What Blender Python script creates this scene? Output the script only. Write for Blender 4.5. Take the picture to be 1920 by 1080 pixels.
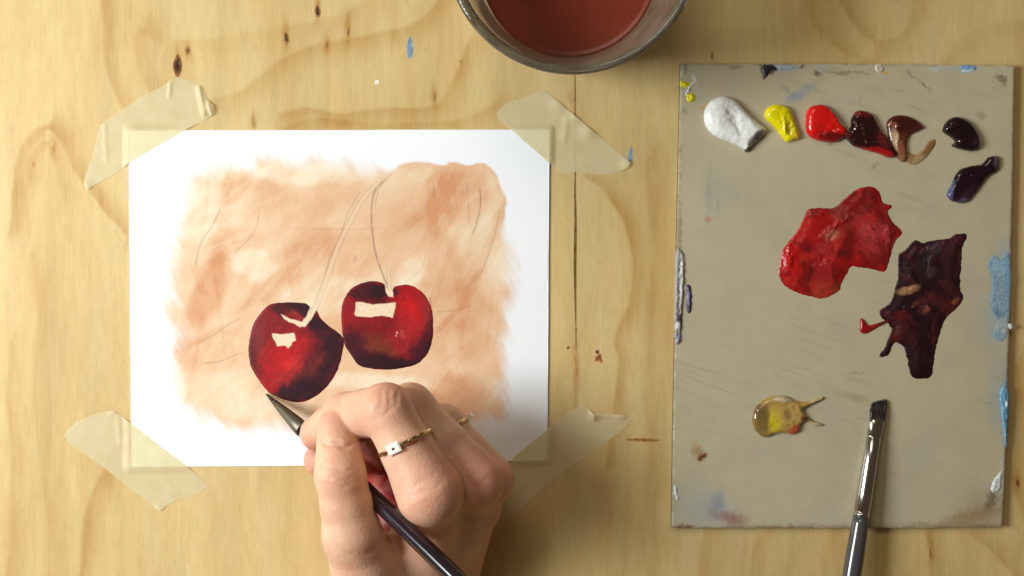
import bpy, math
import numpy as np
from mathutils import Vector, Matrix

# ------------------------------------------------------------------ set-up
for o in list(bpy.data.objects):
    bpy.data.objects.remove(o)
SC = bpy.context.scene
COL = SC.collection
D = 450.0                 # camera height over the table top, mm
S = 0.2                   # mm per photo pixel at table level

cam = bpy.data.cameras.new('camera')
cam.sensor_width = 36.0
cam.lens = 36.0 * D / (1920 * S)
cam.clip_start = 0.01
cam.clip_end = 20
camo = bpy.data.objects.new('camera', cam)
camo.location = (0, 0, D / 1000)
COL.objects.link(camo)
SC.camera = camo

W = bpy.data.worlds.new('World')
SC.world = W
W.use_nodes = True
W.node_tree.nodes['Background'].inputs[0].default_value = (1.0, 0.72, 0.44, 1)
W.node_tree.nodes['Background'].inputs[1].default_value = 0.09


def area_lamp(name, loc, target, size, energy, color, size_y=None):
    l = bpy.data.lights.new(name, 'AREA')
    l.energy = energy
    l.color = color
    l.size = size
    if size_y:
        l.shape = 'RECTANGLE'
        l.size_y = size_y
    o = bpy.data.objects.new(name, l)
    o.location = loc
    o.rotation_euler = (Vector(target) - Vector(loc)).to_track_quat('-Z', 'Y').to_euler()
    COL.objects.link(o)
    return o


area_lamp('key_lamp', (-0.62, 0.05, 0.48), (-0.02, 0.02, 0), 0.31, 7.7, (0.93, 0.985, 1.0))
area_lamp('overhead_fill', (-0.25, 0.85, 1.0), (0, 0, 0), 0.5, 3.3, (1.0, 0.92, 0.78))  # soft fill added from above to lift the top, not a known lamp

SC.view_settings.view_transform = 'Standard'
SC.view_settings.look = 'None'
SC.view_settings.exposure = 0.0
SC.view_settings.gamma = 1.0
SC.render.resolution_x = 1024
SC.render.resolution_y = 576
SC.render.engine = 'CYCLES'
SC.cycles.max_bounces = 12
SC.cycles.transmission_bounces = 10
SC.cycles.transparent_max_bounces = 12


# ------------------------------------------------------------------ helpers
def P(px, py, h=0.0):
    """point of the place seen at a photo pixel, at height h mm, in metres"""
    k = S * (D - h) / D / 1000
    return np.array([(px - 960) * k, (540 - py) * k, h / 1000])


def lin(c):
    c = np.asarray(c, float) / 255
    return np.where(c <= 0.04045, c / 12.92, ((c + 0.055) / 1.055) ** 2.4)


_rng = np.random.RandomState(7)
_tab = _rng.rand(256, 256).astype(np.float32)


def vnoise(x, y, seed=0):
    x = np.asarray(x, float) + seed * 17.31
    y = np.asarray(y, float) + seed * 9.73
    xi = np.floor(x).astype(int); yi = np.floor(y).astype(int)
    fx = x - xi; fy = y - yi
    fx = fx * fx * (3 - 2 * fx); fy = fy * fy * (3 - 2 * fy)
    a = _tab[xi & 255, yi & 255]; b = _tab[(xi + 1) & 255, yi & 255]
    c = _tab[xi & 255, (yi + 1) & 255]; d = _tab[(xi + 1) & 255, (yi + 1) & 255]
    return (a * (1 - fx) + b * fx) * (1 - fy) + (c * (1 - fx) + d * fx) * fy


def fbm(x, y, seed=0, octaves=4):
    s = 0; a = 0.5; t = 0
    for i in range(octaves):
        s = s + a * vnoise(x * 2 ** i, y * 2 ** i, seed + i * 3)
        t += a; a *= 0.5
    return s / t


def sstep(a, b, x):
    t = np.clip((x - a) / (b - a), 0, 1)
    return t * t * (3 - 2 * t)


def smooth_closed(pts, n=8):
    pts = np.asarray(pts, float); m = len(pts); out = []
    for i in range(m):
        p0, p1, p2, p3 = pts[i - 1], pts[i], pts[(i + 1) % m], pts[(i + 2) % m]
        for k in range(n):
            t = k / n
            out.append(0.5 * ((2 * p1) + (-p0 + p2) * t + (2 * p0 - 5 * p1 + 4 * p2 - p3) * t * t + (-p0 + 3 * p1 - 3 * p2 + p3) * t ** 3))
    return np.array(out)


def smooth_open(pts, n=8):
    pts = np.asarray(pts, float)
    q = np.vstack([2 * pts[0] - pts[1], pts, 2 * pts[-1] - pts[-2]]); out = []
    for i in range(1, len(q) - 2):
        p0, p1, p2, p3 = q[i - 1], q[i], q[i + 1], q[i + 2]
        for k in range(n):
            t = k / n
            out.append(0.5 * ((2 * p1) + (-p0 + p2) * t + (2 * p0 - 5 * p1 + 4 * p2 - p3) * t * t + (-p0 + 3 * p1 - 3 * p2 + p3) * t ** 3))
    out.append(pts[-1])
    return np.array(out)


def rough_closed(pts, amp, scale, seed=0, step=2.5):
    """resample a closed outline and roughen it"""
    pts = np.asarray(pts, float); out = []
    for i in range(len(pts)):
        a, b = pts[i], pts[(i + 1) % len(pts)]
        n = max(1, int(np.linalg.norm(b - a) / step))
        for k in range(n):
            out.append(a + (b - a) * k / n)
    out = np.array(out)
    dx = (fbm(out[:, 0] / scale, out[:, 1] / scale, seed) - 0.5) * 2 * amp
    dy = (fbm(out[:, 0] / scale, out[:, 1] / scale, seed + 40) - 0.5) * 2 * amp
    return out + np.stack([dx, dy], 1)


def seg_dist(X, Y, pts, closed=False):
    """distance of points to a polyline, nearest point, position along it 0-1"""
    pts = np.asarray(pts, float)
    n = len(pts) if closed else len(pts) - 1
    best = np.full(X.shape, 1e9); bx = X.copy(); by = Y.copy(); bt = np.zeros(X.shape)
    for i in range(n):
        a = pts[i]; b = pts[(i + 1) % len(pts)]; v = b - a
        L = v @ v + 1e-12
        t = np.clip(((X - a[0]) * v[0] + (Y - a[1]) * v[1]) / L, 0, 1)
        qx = a[0] + t * v[0]; qy = a[1] + t * v[1]
        d = np.hypot(X - qx, Y - qy); m = d < best
        best = np.where(m, d, best); bx = np.where(m, qx, bx); by = np.where(m, qy, by)
        bt = np.where(m, (i + t) / n, bt)
    return best, bx, by, bt


def inside(X, Y, pts):
    pts = np.asarray(pts, float); r = np.zeros(X.shape, bool); j = len(pts) - 1
    for i in range(len(pts)):
        xi, yi = pts[i]; xj, yj = pts[j]
        if yi != yj:
            c = ((yi > Y) != (yj > Y)) & (X < (xj - xi) * (Y - yi) / (yj - yi) + xi)
            r ^= c
        j = i
    return r


def dabs(X, Y, base, items, warp=4.0, wscale=14.0, seed=0):
    """brush dabs in a paint layer: (x, y, rx, ry, degrees, srgb, strength, softness)"""
    col = np.empty(X.shape + (3,)); col[:] = base
    wx = (fbm(X / wscale, Y / wscale, seed) - 0.5) * 2 * warp
    wy = (fbm(X / wscale, Y / wscale, seed + 21) - 0.5) * 2 * warp
    for (x, y, rx, ry, rot, c, st, so) in items:
        a = math.radians(rot)
        u = (X + wx - x); v = (Y + wy - y)
        p = (u * math.cos(a) + v * math.sin(a)) / rx
        q = (-u * math.sin(a) + v * math.cos(a)) / ry
        r = np.sqrt(p * p + q * q)
        w = st * (1 - sstep(1 - so, 1 + so, r))
        col = col * (1 - w[..., None]) + lin(c) * w[..., None]
    return col


def mesh_obj(name, verts, faces, mat, parent=None, colors=None, smooth=True, attrs=None):
    me = bpy.data.meshes.new(name)
    verts = np.asarray(verts, np.float32)
    if isinstance(faces, np.ndarray):
        k = faces.shape[1]; n = len(faces)
        me.vertices.add(len(verts)); me.vertices.foreach_set('co', verts.ravel())
        me.loops.add(n * k); me.loops.foreach_set('vertex_index', faces.ravel().astype(np.int32))
        me.polygons.add(n); me.polygons.foreach_set('loop_start', (np.arange(n) * k).astype(np.int32))
        me.update(calc_edges=True)
    else:
        me.from_pydata([tuple(map(float, v)) for v in verts], [], [tuple(map(int, f)) for f in faces])
    me.validate()
    if smooth:
        me.polygons.foreach_set('use_smooth', np.ones(len(me.polygons), bool))
    if colors is not None:
        a = me.color_attributes.new('Col', 'FLOAT_COLOR', 'POINT')
        c = np.ones((len(verts), 4), np.float32); c[:, :3] = np.clip(colors, 0, 1)
        a.data.foreach_set('color', c.ravel())
    me.materials.append(mat)
    me.update()
    o = bpy.data.objects.new(name, me)
    COL.objects.link(o)
    if parent is not None:
        o.parent = parent
        o.matrix_parent_inverse = parent.matrix_world.inverted()
    return o


def tag(o, label=None, cat=None, group=None, kind=None):
    if label: o['label'] = label
    if cat: o['category'] = cat
    if group: o['group'] = group
    if kind: o['kind'] = kind
    return o


def empty(name, loc, label, cat, group=None):
    o = bpy.data.objects.new(name, None)
    o.location = [float(v) for v in loc]
    o.empty_display_size = 0.01
    COL.objects.link(o)
    bpy.context.view_layer.update()
    return tag(o, label, cat, group)


def sheet(name, outline, step, zfun, colfun, mat, parent=None, base=0.0, skirt=None):
    """a layer with an outline given in photo pixels: zfun(X, Y, edge distance) gives its height in mm,
    colfun its colour; base is the height of the plane the outline was read on; skirt closes the rim downwards"""
    outline = np.asarray(outline, float)
    x0, y0 = outline.min(0) - step; x1, y1 = outline.max(0) + step
    xs = np.arange(x0, x1 + step, step); ys = np.arange(y0, y1 + step, step)
    X, Y = np.meshgrid(xs, ys, indexing='ij')
    Xc = (X[:-1, :-1] + X[1:, 1:]) / 2; Yc = (Y[:-1, :-1] + Y[1:, 1:]) / 2
    keep = inside(Xc, Yc, outline)
    idx = np.arange(X.size).reshape(X.shape)
    quads = np.stack([idx[:-1, :-1][keep], idx[:-1, 1:][keep], idx[1:, 1:][keep], idx[1:, :-1][keep]], 1)
    used = np.unique(quads); remap = -np.ones(X.size, int); remap[used] = np.arange(len(used))
    quads = remap[quads]
    x = X.ravel()[used]; y = Y.ravel()[used]
    d, bx, by, _ = seg_dist(x, y, outline, True)
    ins = inside(x, y, outline)
    # rim vertices
    e = np.concatenate([quads[:, [0, 1]], quads[:, [1, 2]], quads[:, [2, 3]], quads[:, [3, 0]]])
    es = np.sort(e, 1); key = es[:, 0] * 10 ** 7 + es[:, 1]
    u, inv, cnt = np.unique(key, return_inverse=True, return_counts=True)
    rim_e = e[cnt[inv] == 1]
    rim = np.zeros(len(x), bool); rim[rim_e.ravel()] = True
    x = np.where(rim, bx, x); y = np.where(rim, by, y); d = np.where(rim, 0, np.where(ins, d, 0))
    z = base + zfun(x, y, d) * np.ones(len(x))
    k = S * (D - base) / D / 1000
    V = np.stack([(x - 960) * k, (540 - y) * k, z / 1000], 1)
    C = colfun(x, y, d) * np.ones((len(x), 1)) if colfun is not None else None
    if skirt is not None:
        rv = np.unique(rim_e); m = {int(a): i + len(V) for i, a in enumerate(rv)}
        V2 = V[rv].copy(); V2[:, 2] = skirt / 1000
        q = np.array([[a, m[int(a)], m[int(b)], b] for a, b in rim_e])[:, ::-1]
        V = np.vstack([V, V2]); quads = np.vstack([quads, q])
        if C is not None: C = np.vstack([C, C[rv]])
    return mesh_obj(name, V, quads, mat, parent, C)


def dome(H, w, rough=0.0, sc=10.0, seed=0):
    def f(x, y, d):
        t = np.clip(d / w, 0, 1)
        z = H * np.sqrt(np.clip(1 - (1 - t) ** 2, 0, 1))
        if rough:
            z = z + rough * (fbm(x / sc, y / sc, seed) - 0.5) * 2 * sstep(0, 6, d)
        return np.maximum(z, 0.02)
    return f


def box(name, x0, x1, y0, y1, z0, z1, mat, parent=None):
    v = [(x, y, z) for x in (x0, x1) for y in (y0, y1) for z in (z0, z1)]
    f = [(0, 1, 3, 2), (4, 6, 7, 5), (0, 4, 5, 1), (2, 3, 7, 6), (0, 2, 6, 4), (1, 5, 7, 3)]
    return mesh_obj(name, v, f, mat, parent, smooth=False)


def tube(name, pts, radii, mat, parent=None, n=24, flat=None, up=None, cap=True, colors=None):
    """a swept round rod; flat = per ring width factor, thinner the other way"""
    pts = np.asarray(pts, float); m = len(pts); V = []
    T = np.gradient(pts, axis=0); T /= np.linalg.norm(T, axis=1)[:, None]
    upv = np.array(up if up is not None else (0, 0, 1.0))
    for i in range(m):
        s = np.cross(T[i], upv); s /= np.linalg.norm(s); b = np.cross(s, T[i])
        fa, fb = (1, 1) if flat is None else flat[i]
        for k in range(n):
            a = 2 * math.pi * k / n
            V.append(pts[i] + radii[i] * (fa * math.cos(a) * s + fb * math.sin(a) * b))
    F = [(i * n + k, i * n + (k + 1) % n, (i + 1) * n + (k + 1) % n, (i + 1) * n + k) for i in range(m - 1) for k in range(n)]
    if cap:
        V.append(pts[0]); V.append(pts[-1]); a, b = len(V) - 2, len(V) - 1
        F += [(a, (k + 1) % n, k) for k in range(n)]
        F += [(b, (m - 1) * n + k, (m - 1) * n + (k + 1) % n) for k in range(n)]
    return mesh_obj(name, V, F, mat, parent)


# ------------------------------------------------------------------ materials
def new_mat(name):
    m = bpy.data.materials.new(name); m.use_nodes = True
    nt = m.node_tree; b = nt.nodes['Principled BSDF']
    return m, nt, b


def nd(nt, t, **kw):
    n = nt.nodes.new(t)
    for k, v in kw.items():
        if k in n.inputs: n.inputs[k].default_value = v
        else: setattr(n, k, v)
    return n


def objcoord(nt, scale):
    tc = nd(nt, 'ShaderNodeTexCoord'); mp = nd(nt, 'ShaderNodeMapping')
    mp.inputs['Scale'].default_value = scale
    nt.links.new(tc.outputs['Object'], mp.inputs['Vector'])
    return mp.outputs['Vector']


def noise(nt, scale=(1, 1, 1), detail=4, s=1.0, rough=0.5, dist=0.0):
    v = objcoord(nt, scale)
    n = nd(nt, 'ShaderNodeTexNoise'); n.inputs['Scale'].default_value = s
    n.inputs['Detail'].default_value = detail; n.inputs['Roughness'].default_value = rough
    n.inputs['Distortion'].default_value = dist
    nt.links.new(v, n.inputs['Vector'])
    return n.outputs['Fac']


def attr_mat(name, rough=0.5, spec=0.5, var=0.0, vscale=(300, 300, 300), bump=0.0, bscale=(800, 800, 800), color=None, metal=0.0, coat=0.0, bdist=0.0004, sss=0.0, detail=4):
    m, nt, b = new_mat(name)
    if color is None:
        a = nd(nt, 'ShaderNodeAttribute'); a.attribute_name = 'Col'; csrc = a.outputs['Color']
    else:
        c = nd(nt, 'ShaderNodeRGB'); c.outputs[0].default_value = (*lin(color), 1); csrc = c.outputs[0]
    if var:
        f = noise(nt, vscale, detail)
        r = nd(nt, 'ShaderNodeMapRange'); r.inputs['From Min'].default_value = 0.3; r.inputs['From Max'].default_value = 0.7
        r.inputs['To Min'].default_value = 1 - var; r.inputs['To Max'].default_value = 1 + var
        nt.links.new(f, r.inputs['Value'])
        mx = nd(nt, 'ShaderNodeVectorMath', operation='SCALE')
        nt.links.new(csrc, mx.inputs[0]); nt.links.new(r.outputs[0], mx.inputs['Scale'])
        csrc = mx.outputs[0]
    nt.links.new(csrc, b.inputs['Base Color'])
    b.inputs['Roughness'].default_value = rough
    b.inputs['Specular IOR Level'].default_value = spec
    b.inputs['Metallic'].default_value = metal
    b.inputs['Coat Weight'].default_value = coat
    b.inputs['Coat Roughness'].default_value = 0.08
    if sss:
        b.inputs['Subsurface Weight'].default_value = sss
    if bump:
        f = noise(nt, bscale, 5)
        bp = nd(nt, 'ShaderNodeBump'); bp.inputs['Strength'].default_value = bump; bp.inputs['Distance'].default_value = bdist
        nt.links.new(f, bp.inputs['Height']); nt.links.new(bp.outputs[0], b.inputs['Normal'])
    return m


# ------------------------------------------------------------------ table top
def wood_mat():
    m, nt, b = new_mat('birch_plywood')
    a = nd(nt, 'ShaderNodeAttribute'); a.attribute_name = 'Col'
    fib = noise(nt, (1300, 50, 1), 6, rough=0.7)          # fine upright fibres
    fib2 = noise(nt, (2600, 160, 1), 2, rough=0.5)       # pores
    band = noise(nt, (90, 9, 1), 5, dist=0.4)
    mix = nd(nt, 'ShaderNodeMath', operation='ADD')
    r1 = nd(nt, 'ShaderNodeMapRange'); r1.inputs['From Min'].default_value = .3; r1.inputs['From Max'].default_value = .7; r1.inputs['To Min'].default_value = -.06; r1.inputs['To Max'].default_value = .045
    r2 = nd(nt, 'ShaderNodeMapRange'); r2.inputs['From Min'].default_value = .3; r2.inputs['From Max'].default_value = .7; r2.inputs['To Min'].default_value = .93; r2.inputs['To Max'].default_value = 1.06
    r3 = nd(nt, 'ShaderNodeMapRange'); r3.inputs['From Min'].default_value = .30; r3.inputs['From Max'].default_value = .42; r3.inputs['To Min'].default_value = -.11; r3.inputs['To Max'].default_value = 0
    nt.links.new(fib, r1.inputs[0]); nt.links.new(band, r2.inputs[0]); nt.links.new(fib2, r3.inputs[0])
    nt.links.new(r1.outputs[0], mix.inputs[0]); nt.links.new(r2.outputs[0], mix.inputs[1])
    mix2 = nd(nt, 'ShaderNodeMath', operation='ADD')
    nt.links.new(mix.outputs[0], mix2.inputs[0]); nt.links.new(r3.outputs[0], mix2.inputs[1])
    sc = nd(nt, 'ShaderNodeVectorMath', operation='SCALE')
    nt.links.new(a.outputs['Color'], sc.inputs[0]); nt.links.new(mix2.outputs[0], sc.inputs['Scale'])
    nt.links.new(sc.outputs[0], b.inputs['Base Color'])
    b.inputs['Roughness'].default_value = 0.5
    b.inputs['Specular IOR Level'].default_value = 0.3
    bp = nd(nt, 'ShaderNodeBump'); bp.inputs['Strength'].default_value = 0.25; bp.inputs['Distance'].default_value = 0.0002
    nt.links.new(fib, bp.inputs['Height']); nt.links.new(bp.outputs[0], b.inputs['Normal'])
    return m


MAT_WOOD = wood_mat()
xs = np.concatenate([np.arange(-2200, -200, 60), np.arange(-200, 2140, 4), np.arange(2140, 4200, 60)]).astype(float)
ys = np.concatenate([np.arange(-1800, -160, 60), np.arange(-160, 1260, 4), np.arange(1260, 2900, 60)]).astype(float)
X, Y = np.meshgrid(xs, ys, indexing='ij')
wcol = np.empty(X.shape + (3,)); wcol[:] = lin((222, 187, 128))
tone = np.zeros(X.shape)
# broad mottling of the veneer, stretched along the grain
n1 = fbm(X / 110, Y / 420, 3, 5); n2 = fbm(X / 34, Y / 200, 9, 4)
tone += (n1 - 0.5) * 0.6 + (n2 - 0.5) * 0.3 + (fbm(X / 9, Y / 60, 19, 3) - 0.5) * .35
# growth lines read off the photo: (polyline, width, strength)
lines = [
    ([(190, -40), (198, 60), (205, 130), (222, 180), (250, 230), (300, 290)], 9, .55),
    ([(255, 70), (262, 130), (285, 170), (330, 190)], 14, .3),
    ([(20, 420), (28, 320), (50, 265), (85, 238), (118, 262), (150, 330), (195, 395), (240, 440)], 9, .6),
    ([(55, 330), (68, 285), (88, 268), (108, 300), (120, 360)], 9, .3),
    ([(390, 190), (450, 175), (520, 120), (580, 90), (640, 78), (720, 62), (790, 40), (850, -30)], 10, .45),
    ([(520, 215), (580, 205), (640, 215), (720, 205), (790, 205), (830, 190), (850, 150), (880, 80)], 9, .5),
    ([(520, 245), (600, 225), (700, 235), (800, 232), (870, 225), (930, 195)], 10, .35),
    ([(270, 60), (330, 80), (400, 75), (470, 65), (560, 50), (640, 30), (700, -10)], 16, .25),
    ([(1095, 330), (1130, 352), (1160, 395), (1180, 450), (1187, 520), (1180, 570), (1160, 615), (1152, 640), (1162, 680), (1155, 740), (1140, 860)], 7, .55),
    ([(1065, 180), (1080, 215), (1110, 300)], 7, .35),
    ([(225, 820), (195, 890), (168, 950), (155, 1020), (150, 1120)], 10, .5),
    ([(60, 480), (75, 600), (66, 760), (90, 1000), (80, 1200)], 12, .2),
    ([(1560, -20), (1600, 40), (1640, 75), (1690, 70), (1715, 20), (1712, -30)], 9, .35),
    ([(1500, -20), (1540, 60), (1590, 100), (1640, 115)], 9, .25),
    ([(1760, 130), (1830, 60), (1920, 40)], 12, .2),
    ([(1320, 1000), (1312, 1040), (1322, 1130)], 9, .4),
    ([(1430, 1000), (1415, 1040), (1410, 1130)], 9, .4),
    ([(1550, 1000), (1545, 1040), (1538, 1130)], 9, .3),
    ([(1735, 1000), (1750, 1040), (1745, 1110)], 9, .4),
    ([(1820, 1000), (1860, 1030), (1900, 1080)], 9, .4),
    ([(1905, 690), (1915, 800), (1900, 900), (1925, 980)], 14, .5),
    ([(1215, 300), (1222, 500), (1212, 700), (1222, 900)], 16, .3),
    ([(20, 640), (16, 760), (24, 900), (15, 1100)], 10, .35),
]
core = (X > -250) & (X < 2180) & (Y > -220) & (Y < 1320)
Xi, Yi = X[core], Y[core]
add = np.zeros(Xi.shape)
for (px_, py_, l_) in [(333, 120, 34), (352, 95, 16), (537, 66, 30), (595, 10, 34), (613, 84, 16), (653, 50, 34), (815, 180, 18), (475, 228, 20), (1080, 690, 50), (1745, 1036, 30), (1908, 905, 20), (100, 280, 20)]:
    add += .75 * np.exp(-((Xi - px_ - (fbm(Yi / 20, Yi / 31, 6) - .5) * 6) / 5.5) ** 2 - ((Yi - py_) / l_) ** 2)
wob = (fbm(Xi / 40, Yi / 90, 5) - 0.5) * 14
for pl, w, st in lines:
    dd, bx, by, _ = seg_dist(Xi + wob, Yi, smooth_open(pl, 5))
    # soft on one side and crisp on the other, as a growth ring is
    side = np.sign((Xi + wob - bx) + 0.3 * (Yi - by))
    ww = np.where(side > 0, w * 2.8, w * 0.4)
    add += st * np.exp(-(dd / ww) ** 2) * (0.55 + 0.9 * (fbm(Xi / 30, Yi / 70, 31) - 0.2))
tone[core] -= add * 1.25
orange = lin((184, 138, 70)); pale = lin((230, 212, 164)); base = lin((213, 184, 125))
t = tone
wcol = np.where(t[..., None] < 0, base + (orange - base) * np.clip(-t, 0, 1)[..., None], base + (pale - base) * np.clip(t, 0, 1)[..., None])
# fine flecks
fl = fbm(X / 5, Y / 16, 77, 3)
wcol *= (0.95 + 0.10 * fl)[..., None]
idx = np.arange(X.size).reshape(X.shape)
Q = np.stack([idx[:-1, :-1].ravel(), idx[:-1, 1:].ravel(), idx[1:, 1:].ravel(), idx[1:, :-1].ravel()], 1)
V = np.stack([(X.ravel() - 960) * S / 1000, (540 - Y.ravel()) * S / 1000, np.zeros(X.size)], 1)
# edge skirt of the board, 18 mm thick
r = np.concatenate([idx[:, 0], idx[-1, 1:], idx[-2::-1, -1], idx[0, -2:0:-1]])
V2 = V[r].copy(); V2[:, 2] = -0.018; nb = len(V)
q = np.array([[r[i], r[(i + 1) % len(r)], nb + (i + 1) % len(r), nb + i] for i in range(len(r))])
table = mesh_obj('tabletop', np.vstack([V, V2]), np.vstack([Q, q]), MAT_WOOD, None, np.vstack([wcol.reshape(-1, 3), wcol.reshape(-1, 3)[r]]))
tag(table, kind='structure')

MAT_KNOT = attr_mat('knot', 0.7, 0.2, var=.35, vscale=(900, 300, 900))


def lens(x, y, rx, ry, rot=0, seed=0, n=26, pointy=1.0, rough=.15):
    a = np.linspace(0, 2 * math.pi, n, endpoint=False)
    u = rx * np.cos(a); v = ry * np.sin(a)
    u = u * (1 - 0.45 * pointy * np.abs(np.sin(a)) ** 2)
    k = 1 + rough * 2 * (vnoise(np.cos(a) * 1.7 + seed * 3.3, np.sin(a) * 1.7 + seed, seed) - .5)
    u, v = u * k, v * k
    c, s = math.cos(math.radians(rot)), math.sin(math.radians(rot))
    return np.stack([x + u * c - v * s, y + u * s + v * c], 1)


def mark(name, outline, rgb, rgb2=None, parent=table, base=0.0, H=.05, mat=None, step=1.2, fade=3.0, label=None):
    rgb2 = rgb if rgb2 is None else rgb2
    def cf(x, y, d):
        w = sstep(0, fade, d + (fbm(x / 3, y / 5, 4) - .5) * fade * .8)[:, None]
        return lin(rgb2) * (1 - w) + lin(rgb) * w
    o = sheet(name, outline, step, lambda x, y, d: H + .02 * sstep(0, 3, d), cf, mat or MAT_KNOT, parent, base)
    if label: o['label'] = label
    return o


MARKS = [  # dark pips in the veneer
    (333, 122, 8, 21, 2, (52, 28, 14), (150, 100, 50)),
    (352, 95, 4.5, 8, 5, (95, 66, 34), (170, 130, 75)),
    (537, 72, 5, 13, -6, (70, 46, 22), (170, 125, 70)),
    (595, 21, 5.5, 12, -3, (50, 34, 20), (160, 120, 70)),
    (613, 84, 3, 8, 4, (120, 88, 50), (180, 140, 85)),
    (653, 60, 3, 10, 3, (120, 92, 50), (180, 140, 85)),
    (815, 182, 2.5, 8, 10, (110, 85, 50), (185, 150, 95)),
    (1065, 652, 3, 3, 0, (110, 75, 40), (160, 120, 70)),
    (1080, 618, 2.5, 3, 0, (120, 85, 45), (160, 120, 70)),
    (1080, 680, 4, 20, -3, (176, 128, 66), (205, 165, 105)),
    (100, 276, 5, 9, 0, (190, 145, 80), (214, 176, 115)),
    (63, 308, 4, 6, 0, (186, 132, 75), (214, 176, 115)),
    (1335, 105, 2, 10, 0, (120, 90, 50), (180, 140, 85)),
    (1745, 1036, 4, 16, 3, (150, 105, 50), (190, 150, 90)),
    (864, 116, 7, 2.5, 25, (170, 135, 80), (205, 170, 110)),
    (475, 228, 4, 12, -8, (176, 142, 86), (205, 170, 110)),
    (1908, 905, 4, 8, -3, (110, 60, 30), (160, 110, 60)),
]
for i, (x, y, rx, ry, rot, c1, c2) in enumerate(MARKS):
    mark('knot', lens(x, y, rx * 1.05, ry * 1.05, rot, i), c1, c2, step=.9, fade=min(rx, ry) * .9)
# blue and white and red-brown paint spots on the wood
mark('paint_spot', lens(768, 90, 7, 22, 2, 3, pointy=.1), (120, 146, 172), (190, 178, 150), step=1.1, fade=3, label='blue grey paint smear on the wood')
mark('paint_spot', lens(1182, 292, 5.5, 18, 6, 4, pointy=.3), (136, 158, 170), (190, 180, 150), fade=2.5, label='blue grey paint smear by the tape corner')
mark('paint_spot', lens(707, 154, 5, 5, 0, 5, pointy=0), (246, 240, 224), (225, 205, 160), fade=2)
mark('paint_spot', lens(1122, 672, 8, 8, 0, 8, pointy=0, rough=.5), (142, 78, 44), (190, 140, 90), fade=3, label='small red brown paint spot')
mark('paint_spot', lens(1120, 660, 4, 4, 0, 9, pointy=0), (96, 60, 40), (170, 120, 80), fade=2)
mark('scratch', lens(1206, 825, 34, 3.5, 1, 6, pointy=0), (150, 108, 60), (190, 148, 90), fade=3)


def ribbon(pl, wfun, n=10):
    c = smooth_open(pl, n); T = np.gradient(c, axis=0); T /= np.linalg.norm(T, axis=1)[:, None] + 1e-9
    Nn = np.stack([-T[:, 1], T[:, 0]], 1); w = wfun(np.linspace(0, 1, len(c)))[:, None]
    return np.vstack([c + Nn * w, (c - Nn * w)[::-1]])


mark('crack', ribbon([(1077, -20), (1077, 60), (1078, 150), (1078, 250)], lambda t: 1.7 + 0 * t), (140, 102, 54), (180, 140, 84), step=1.0, fade=2)
mark('crack', ribbon([(1078, 236), (1079, 300), (1078, 350), (1079, 420), (1078, 500), (1079, 580), (1080, 640)], lambda t: 1.3 + 2.0 * np.exp(-((t - .62) / .25) ** 2) - 0.6 * t), (112, 82, 42), (168, 128, 74), step=1.0, fade=1.8)
mark('crack', ribbon([(1080, 640), (1079, 700), (1080, 770)], lambda t: 1.2 * (1 - t) + .4), (170, 126, 72), (195, 155, 96), step=.9, fade=1.6)

# ------------------------------------------------------------------ the sheet with the painting
MAT_PAPER = attr_mat('primed_paper', 0.75, 0.15, bump=.12, bscale=(1500, 1500, 1500), bdist=.0002)
MAT_OILWASH = attr_mat('dry_paint', 0.6, 0.2, bump=.2, bscale=(1200, 1200, 1200), bdist=.0002, var=.05, vscale=(1200, 1200, 1200))
PH = 0.7    # thickness of the board, mm
art = empty('painting', P(636, 560, 0), 'white taped sheet with two dark red cherries painted over a peach wash', 'painting')
paper_outline = rough_closed([(242, 245), (1030, 243), (1028, 560), (1026, 862), (700, 872), (247, 875), (243, 560)], .5, 50, 3, 6)

wash_poly = smooth_closed([(352, 325), (420, 300), (520, 300), (600, 292), (680, 312), (735, 312), (770, 304), (800, 302), (826, 308), (850, 303), (880, 308), (908, 305), (930, 325), (940, 350), (952, 372), (948, 400), (950, 440), (962, 500), (968, 560), (950, 640), (946, 700), (950, 790), (900, 800), (800, 800), (650, 802), (540, 808), (430, 812), (380, 795), (345, 775), (322, 740), (318, 690), (330, 640), (308, 590), (305, 520), (318, 450), (330, 380)], 6)


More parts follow.
